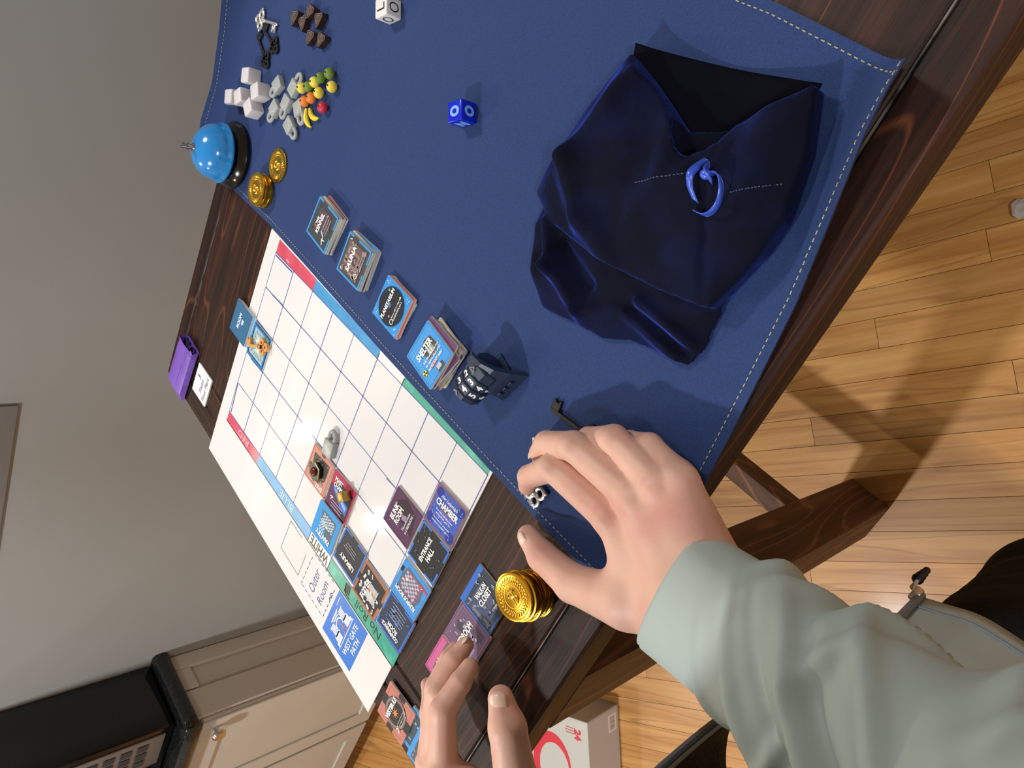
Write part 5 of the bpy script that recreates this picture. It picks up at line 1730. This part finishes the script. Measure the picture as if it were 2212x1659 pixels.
# fingernails
def nail(c, along, up_, l, w):
    a = Vector(along).normalized(); u_ = Vector(up_); u_ = (u_ - a * u_.dot(a)).normalized(); s_ = a.cross(u_)
    b = MB(); vs = []; fs = []
    n = 8
    for i in range(n + 1):
        for j in range(n + 1):
            x = -1 + 2 * i / n; y = -1 + 2 * j / n
            wf = math.sqrt(max(0.0, 1 - max(0, abs(x) - 0.45) ** 2 / 0.36))
            p = Vector(c) + a * (x * l) + s_ * (y * w * wf) - u_ * (0.45 * w * (y * wf) ** 2 + 0.25 * l * x * x * (1 if x > 0 else 0.3))
            vs.append(tuple(p))
    fs = [(i * (n + 1) + j, (i + 1) * (n + 1) + j, (i + 1) * (n + 1) + j + 1, i * (n + 1) + j + 1) for i in range(n) for j in range(n)]
    b.add(vs, fs, 0, True)
    o = b.build('fingernail', 'nail', person, angle=180)
    so = o.modifiers.new('thick', 'SOLIDIFY'); so.thickness = 0.0006; so.offset = 0


nail((4.88, -1.62, 0.56), (-0.02, 0.55, -0.12), (-0.38, -0.12, 0.9), 0.2, 0.155)
nail((6.28, -0.86, 0.46), (-0.4, 0.2, -0.2), (0.1, 0.75, 0.6), 0.12, 0.10)
nail((3.54, -3.36, 1.95), (0.25, 0.4, -0.05), (0.2, -0.25, 1.0), 0.2, 0.16)
nail((0.58, -1.16, 0.5), (-0.08, 0.2, -0.12), (-0.35, 0.2, 0.8), 0.1, 0.085)
nail((2.66, -1.66, 0.84), (0.4, -0.02, -0.2), (0.2, 0.9, 0.5), 0.12, 0.1)


# ---------------------------------------------------------------- clothing
def sleeve(name, path, rad, flat, folds, seed, nring=240, nseg=72, cuff=True, amp=1.0):
    """tube of cloth with diagonal drag folds"""
    pts = [Vector(p) for p in path]
    ts = np.linspace(0, 1, len(pts))
    fine = np.linspace(0, 1, nring)
    xyz = np.array([[p.x, p.y, p.z] for p in pts])
    # smooth interpolation by repeated averaging of the linear path
    C_ = np.stack([np.interp(fine, ts, xyz[:, k]) for k in range(3)], 1)
    for _ in range(200):
        C_[1:-1] = 0.25 * C_[:-2] + 0.5 * C_[1:-1] + 0.25 * C_[2:]
    R_ = np.interp(fine, ts, rad)
    r_ = random.Random(seed)
    vs = []; fs = []
    L = np.concatenate([[0], np.cumsum(np.linalg.norm(np.diff(C_, axis=0), axis=1))])
    for i in range(nring):
        t = Vector(C_[min(i + 1, nring - 1)] - C_[max(i - 1, 0)]).normalized()
        a = Vector((0, 0, 1)); a = (a - t * a.dot(t))
        if a.length < 0.3:
            a = Vector((0, 1, 0)) - t * t.y
        a.normalize(); s_ = t.cross(a)
        fl_ = flat * (0.74 + 0.26 * min(1.0, L[i] / 2.0))
        for k in range(nseg):
            w = 2 * math.pi * k / nseg
            skew = t * ((0.22 * math.cos(w) - 0.22 * math.sin(w)) * max(0.0, 1 - L[i] / 1.6))
            d = 0.0
            for (l0, w0, sl, amp_, wl, ww) in folds:
                dw = (w - w0 + math.pi) % (2 * math.pi) - math.pi
                dl_ = L[i] - l0 - sl * dw
                d += amp_ * math.exp(-(dl_ / wl) ** 2 - (dw / ww) ** 2)
            rr = R_[i] * (1 + d * amp)
            if cuff and L[i] < 0.04:
                rr *= 0.97
            vs.append(tuple(Vector(C_[i]) + skew + (a * math.cos(w) * fl_ + s_ * math.sin(w)) * rr))
    for i in range(nring - 1):
        for k in range(nseg):
            k2 = (k + 1) % nseg
            fs.append((i * nseg + k, i * nseg + k2, (i + 1) * nseg + k2, (i + 1) * nseg + k))
    b = MB(); b.add(vs, fs, 0, True)
    o = b.build(name, 'jacket', person, angle=180)
    so = o.modifiers.new('thick', 'SOLIDIFY'); so.thickness = 0.0018; so.offset = -1
    return o


rf = random.Random(12)
folds = []
for k in range(26):
    folds.append((rf.uniform(0.9, 7.5), rf.uniform(0, 6.28), rf.uniform(-0.9, 0.9), rf.choice((0.07, 0.10, -0.06, 0.13)), rf.uniform(0.10, 0.22), rf.uniform(0.5, 1.0)))
folds += [(2.2, 0.4, 0.8, 0.14, 0.16, 0.9), (3.0, 0.0, 0.9, 0.16, 0.18, 1.0), (3.7, 5.9, 0.8, 0.14, 0.2, 1.0), (1.4, 0.9, 0.5, 0.08, 0.12, 0.8), (2.6, 0.2, 0.85, -0.10, 0.14, 0.9), (3.4, 0.1, 0.85, -0.10, 0.14, 0.9)]
sleeve('sleeve', [(6.52, -4.2, 0.84), (6.9, -5.4, 1.12), (7.35, -6.6, 1.6), (7.8, -7.6, 2.05), (8.3, -9.3, 2.9), (8.4, -9.9, 5.0), (7.9, -9.8, 9.0), (6.4, -9.5, 11.2)], [1.02, 0.98, 1.0, 1.08, 1.45, 1.55, 1.65, 1.5], 0.86, folds, 1, amp=1.5)
folds = [(rf.uniform(0.9, 7.5), rf.uniform(0, 6.28), rf.uniform(-0.9, 0.9), rf.choice((0.07, 0.10, -0.06, 0.12)), rf.uniform(0.10, 0.22), rf.uniform(0.5, 1.0)) for k in range(24)]
sleeve('sleeve', [(-0.62, -5.25, 1.45), (-1.2, -7.0, 2.0), (-1.6, -9.0, 3.0), (-1.5, -9.7, 5.0), (-0.6, -9.7, 9.0), (1.6, -9.5, 11.2)], [0.98, 1.1, 1.45, 1.55, 1.65, 1.5], 0.88, folds, 2)

# jacket body: an open-fronted shell hanging from the shoulders
plan = [(7.0, -6.42), (7.18, -6.75), (7.35, -7.2), (7.5, -7.9), (7.62, -9.0), (7.5, -10.4), (6.9, -11.7), (5.6, -12.4), (4.0, -12.6), (2.4, -12.4), (0.8, -11.7), (0.1, -10.4), (0.0, -9.0), (0.1, -7.6), (0.6, -6.5), (1.4, -5.75), (2.3, -5.35), (2.75, -5.3)]
pp = np.array(plan)
tt = np.linspace(0, 1, len(pp)); fn = np.linspace(0, 1, 110)
px2 = np.interp(fn, tt, pp[:, 0]); py2 = np.interp(fn, tt, pp[:, 1])
for _ in range(6):
    px2[1:-1] = 0.25 * px2[:-2] + 0.5 * px2[1:-1] + 0.25 * px2[2:]; py2[1:-1] = 0.25 * py2[:-2] + 0.5 * py2[1:-1] + 0.25 * py2[2:]
vs = []; fs = []
NZ = 46
for j in range(NZ + 1):
    z = -3.7 + 15.4 * (j / NZ)
    sh_ = max(0.0, (z - 8.0) / 3.7)
    kx = 1 - 0.38 * sh_ ** 1.5; ky = 1 - 0.42 * sh_ ** 1.6
    for i in range(110):
        x, y = px2[i], py2[i]
        wv = 0.10 * math.sin(0.21 * i + 0.8 * math.sin(0.35 * z)) * (1 - 0.7 * min(1, j / NZ)) + 0.05 * math.sin(0.5 * i + 1.3 * z)
        y -= 0.75 * min(2.4, max(0.0, z + 1.6)) * max(0.0, 1 - i / 34)
        vs.append((hx + (x - hx) * kx * (1 + 0.018 * wv * 4), hy + (y - hy) * ky * (1 + 0.02 * wv * 4), z + 0.25 * math.sin(0.06 * i) * (1 if j == 0 else 0.5) * 0.4))
fs = [(j * 110 + i, (j + 1) * 110 + i, (j + 1) * 110 + i + 1, j * 110 + i + 1) for j in range(NZ) for i in range(109)]
b = MB(); b.add(vs, fs, 0, True)
jk = b.build('jacket', ['jacket', 'jacket_lining'], person, angle=180)
so = jk.modifiers.new('thick', 'SOLIDIFY'); so.thickness = 0.004; so.offset = -1; so.material_offset = 1; so.material_offset_rim = 0
for (i0, i1) in ((0, 0), (109, 109)):
    b = MB(); b.tube([(vs[j * 110 + i0][0], vs[j * 110 + i0][1] + 0.05, vs[j * 110 + i0][2]) for j in range(0, NZ - 8)], 0.07, 8); b.build('zip', 'zip_grey', jk)
b = MB(); b.tube([(vs[i][0], vs[i][1], vs[i][2] + 0.55) for i in range(0, 110, 2)], 0.03, 6)
b.build('hem_seam', 'zip_grey', jk)
# zip slider with its toggle pull
zx, zy, zz = vs[0][0], vs[0][1] + 0.12, vs[0][2] + 0.1
b = MB(); b.box((zx, zy, zz), (0.2, 0.14, 0.32), bev=0.04); sl = b.build('zip_slider', 'silver', jk)
b = MB(); b.tube([(zx, zy + 0.08, zz - 0.05), (zx + 0.09, zy + 0.12, zz - 0.25), (zx + 0.03, zy + 0.12, zz - 0.45), (zx - 0.05, zy + 0.12, zz - 0.25)], 0.035, 8, closed=True); b.build('pull_ring', 'silver', sl)
b = MB()
for k in range(4):
    b.sphere((zx + 0.05 + 0.02 * k, zy + 0.14, zz - 0.5 - 0.15 * k), 0.1 - 0.012 * k, 10)
b.build('pull_toggle', 'black_plastic', sl)

# shirt and trousers
lo_, hi_ = (hx - 3.9, hy - 3.3, -3.2), (hx + 3.9, hy + 3.6, 11.8)
X = sdf_grid(lo_, hi_, 0.15); q = X - np.array([hx, hy, 0]); q[..., 0] *= 0.72
F = smin(capsule(q, (0, 0.2, -4), (0, 0.2, 4), 2.55, 2.5), capsule(q, (0, 0.2, 4), (0, 0, 9.2), 2.5, 2.35), 1.0)
F = np.maximum(F, -3.0 - X[..., 2]) + 0.03 * fbm(X, 2, 2.2)
b = MB(); net_mb(b, F, lo_, 0.15); b.build('shirt', 'shirt_black', person, angle=180)
lo_, hi_ = (hx - 4.4, hy - 3.4, FZ + 1.0), (hx + 4.4, hy + 3.6, -1.6)
X = sdf_grid(lo_, hi_, 0.17); q = X - np.array([hx, hy, 0])
F = capsule(q * np.array([0.7, 1, 1]), (0, 0.1, -2.5), (0, 0, -4.6), 2.55, 2.5)
for sx in (-1, 1):
    leg = smin(capsule(q, (sx * 1.85, 0.75, -4.6), (sx * 1.9, 0.75, -12.0), 2.05, 1.75), capsule(q, (sx * 1.9, 0.75, -12.0), (sx * 2.1, -2.0, FZ + 1.2), 1.75, 1.2), 0.6)
    F = smin(F, leg, 0.35)
F = np.maximum(F, X[..., 2] + 2.0); F = np.maximum(F, FZ + 1.25 - X[..., 2]) + 0.045 * fbm(X, 6, 1.7)
b = MB(); net_mb(b, F, lo_, 0.17); b.build('trousers', 'trousers_black', person, angle=180)
for sx in (-1, 1):
    lo_, hi_ = (hx + sx * 2.1 - 1.5, hy - 4.0, FZ - 0.1), (hx + sx * 2.1 + 1.5, hy + 2.4, FZ + 2.4)
    X = sdf_grid(lo_, hi_, 0.12); q = X - np.array([hx + sx * 2.1, hy - 2.2, FZ])
    F = smin(capsule(q, (0, -0.6, 0.75), (0, 3.2, 0.5), 0.95, 0.95), capsule(q, (0, 0.2, 0.9), (0, 0.2, 2.0), 1.0, 0.95), 0.5)
    F = np.maximum(F, 0.02 - q[..., 2]); F = np.maximum(F, q[..., 2] - 2.1)
    b = MB(); net_mb(b, F, lo_, 0.12); b.build('shoe', 'shoe', person, angle=180)
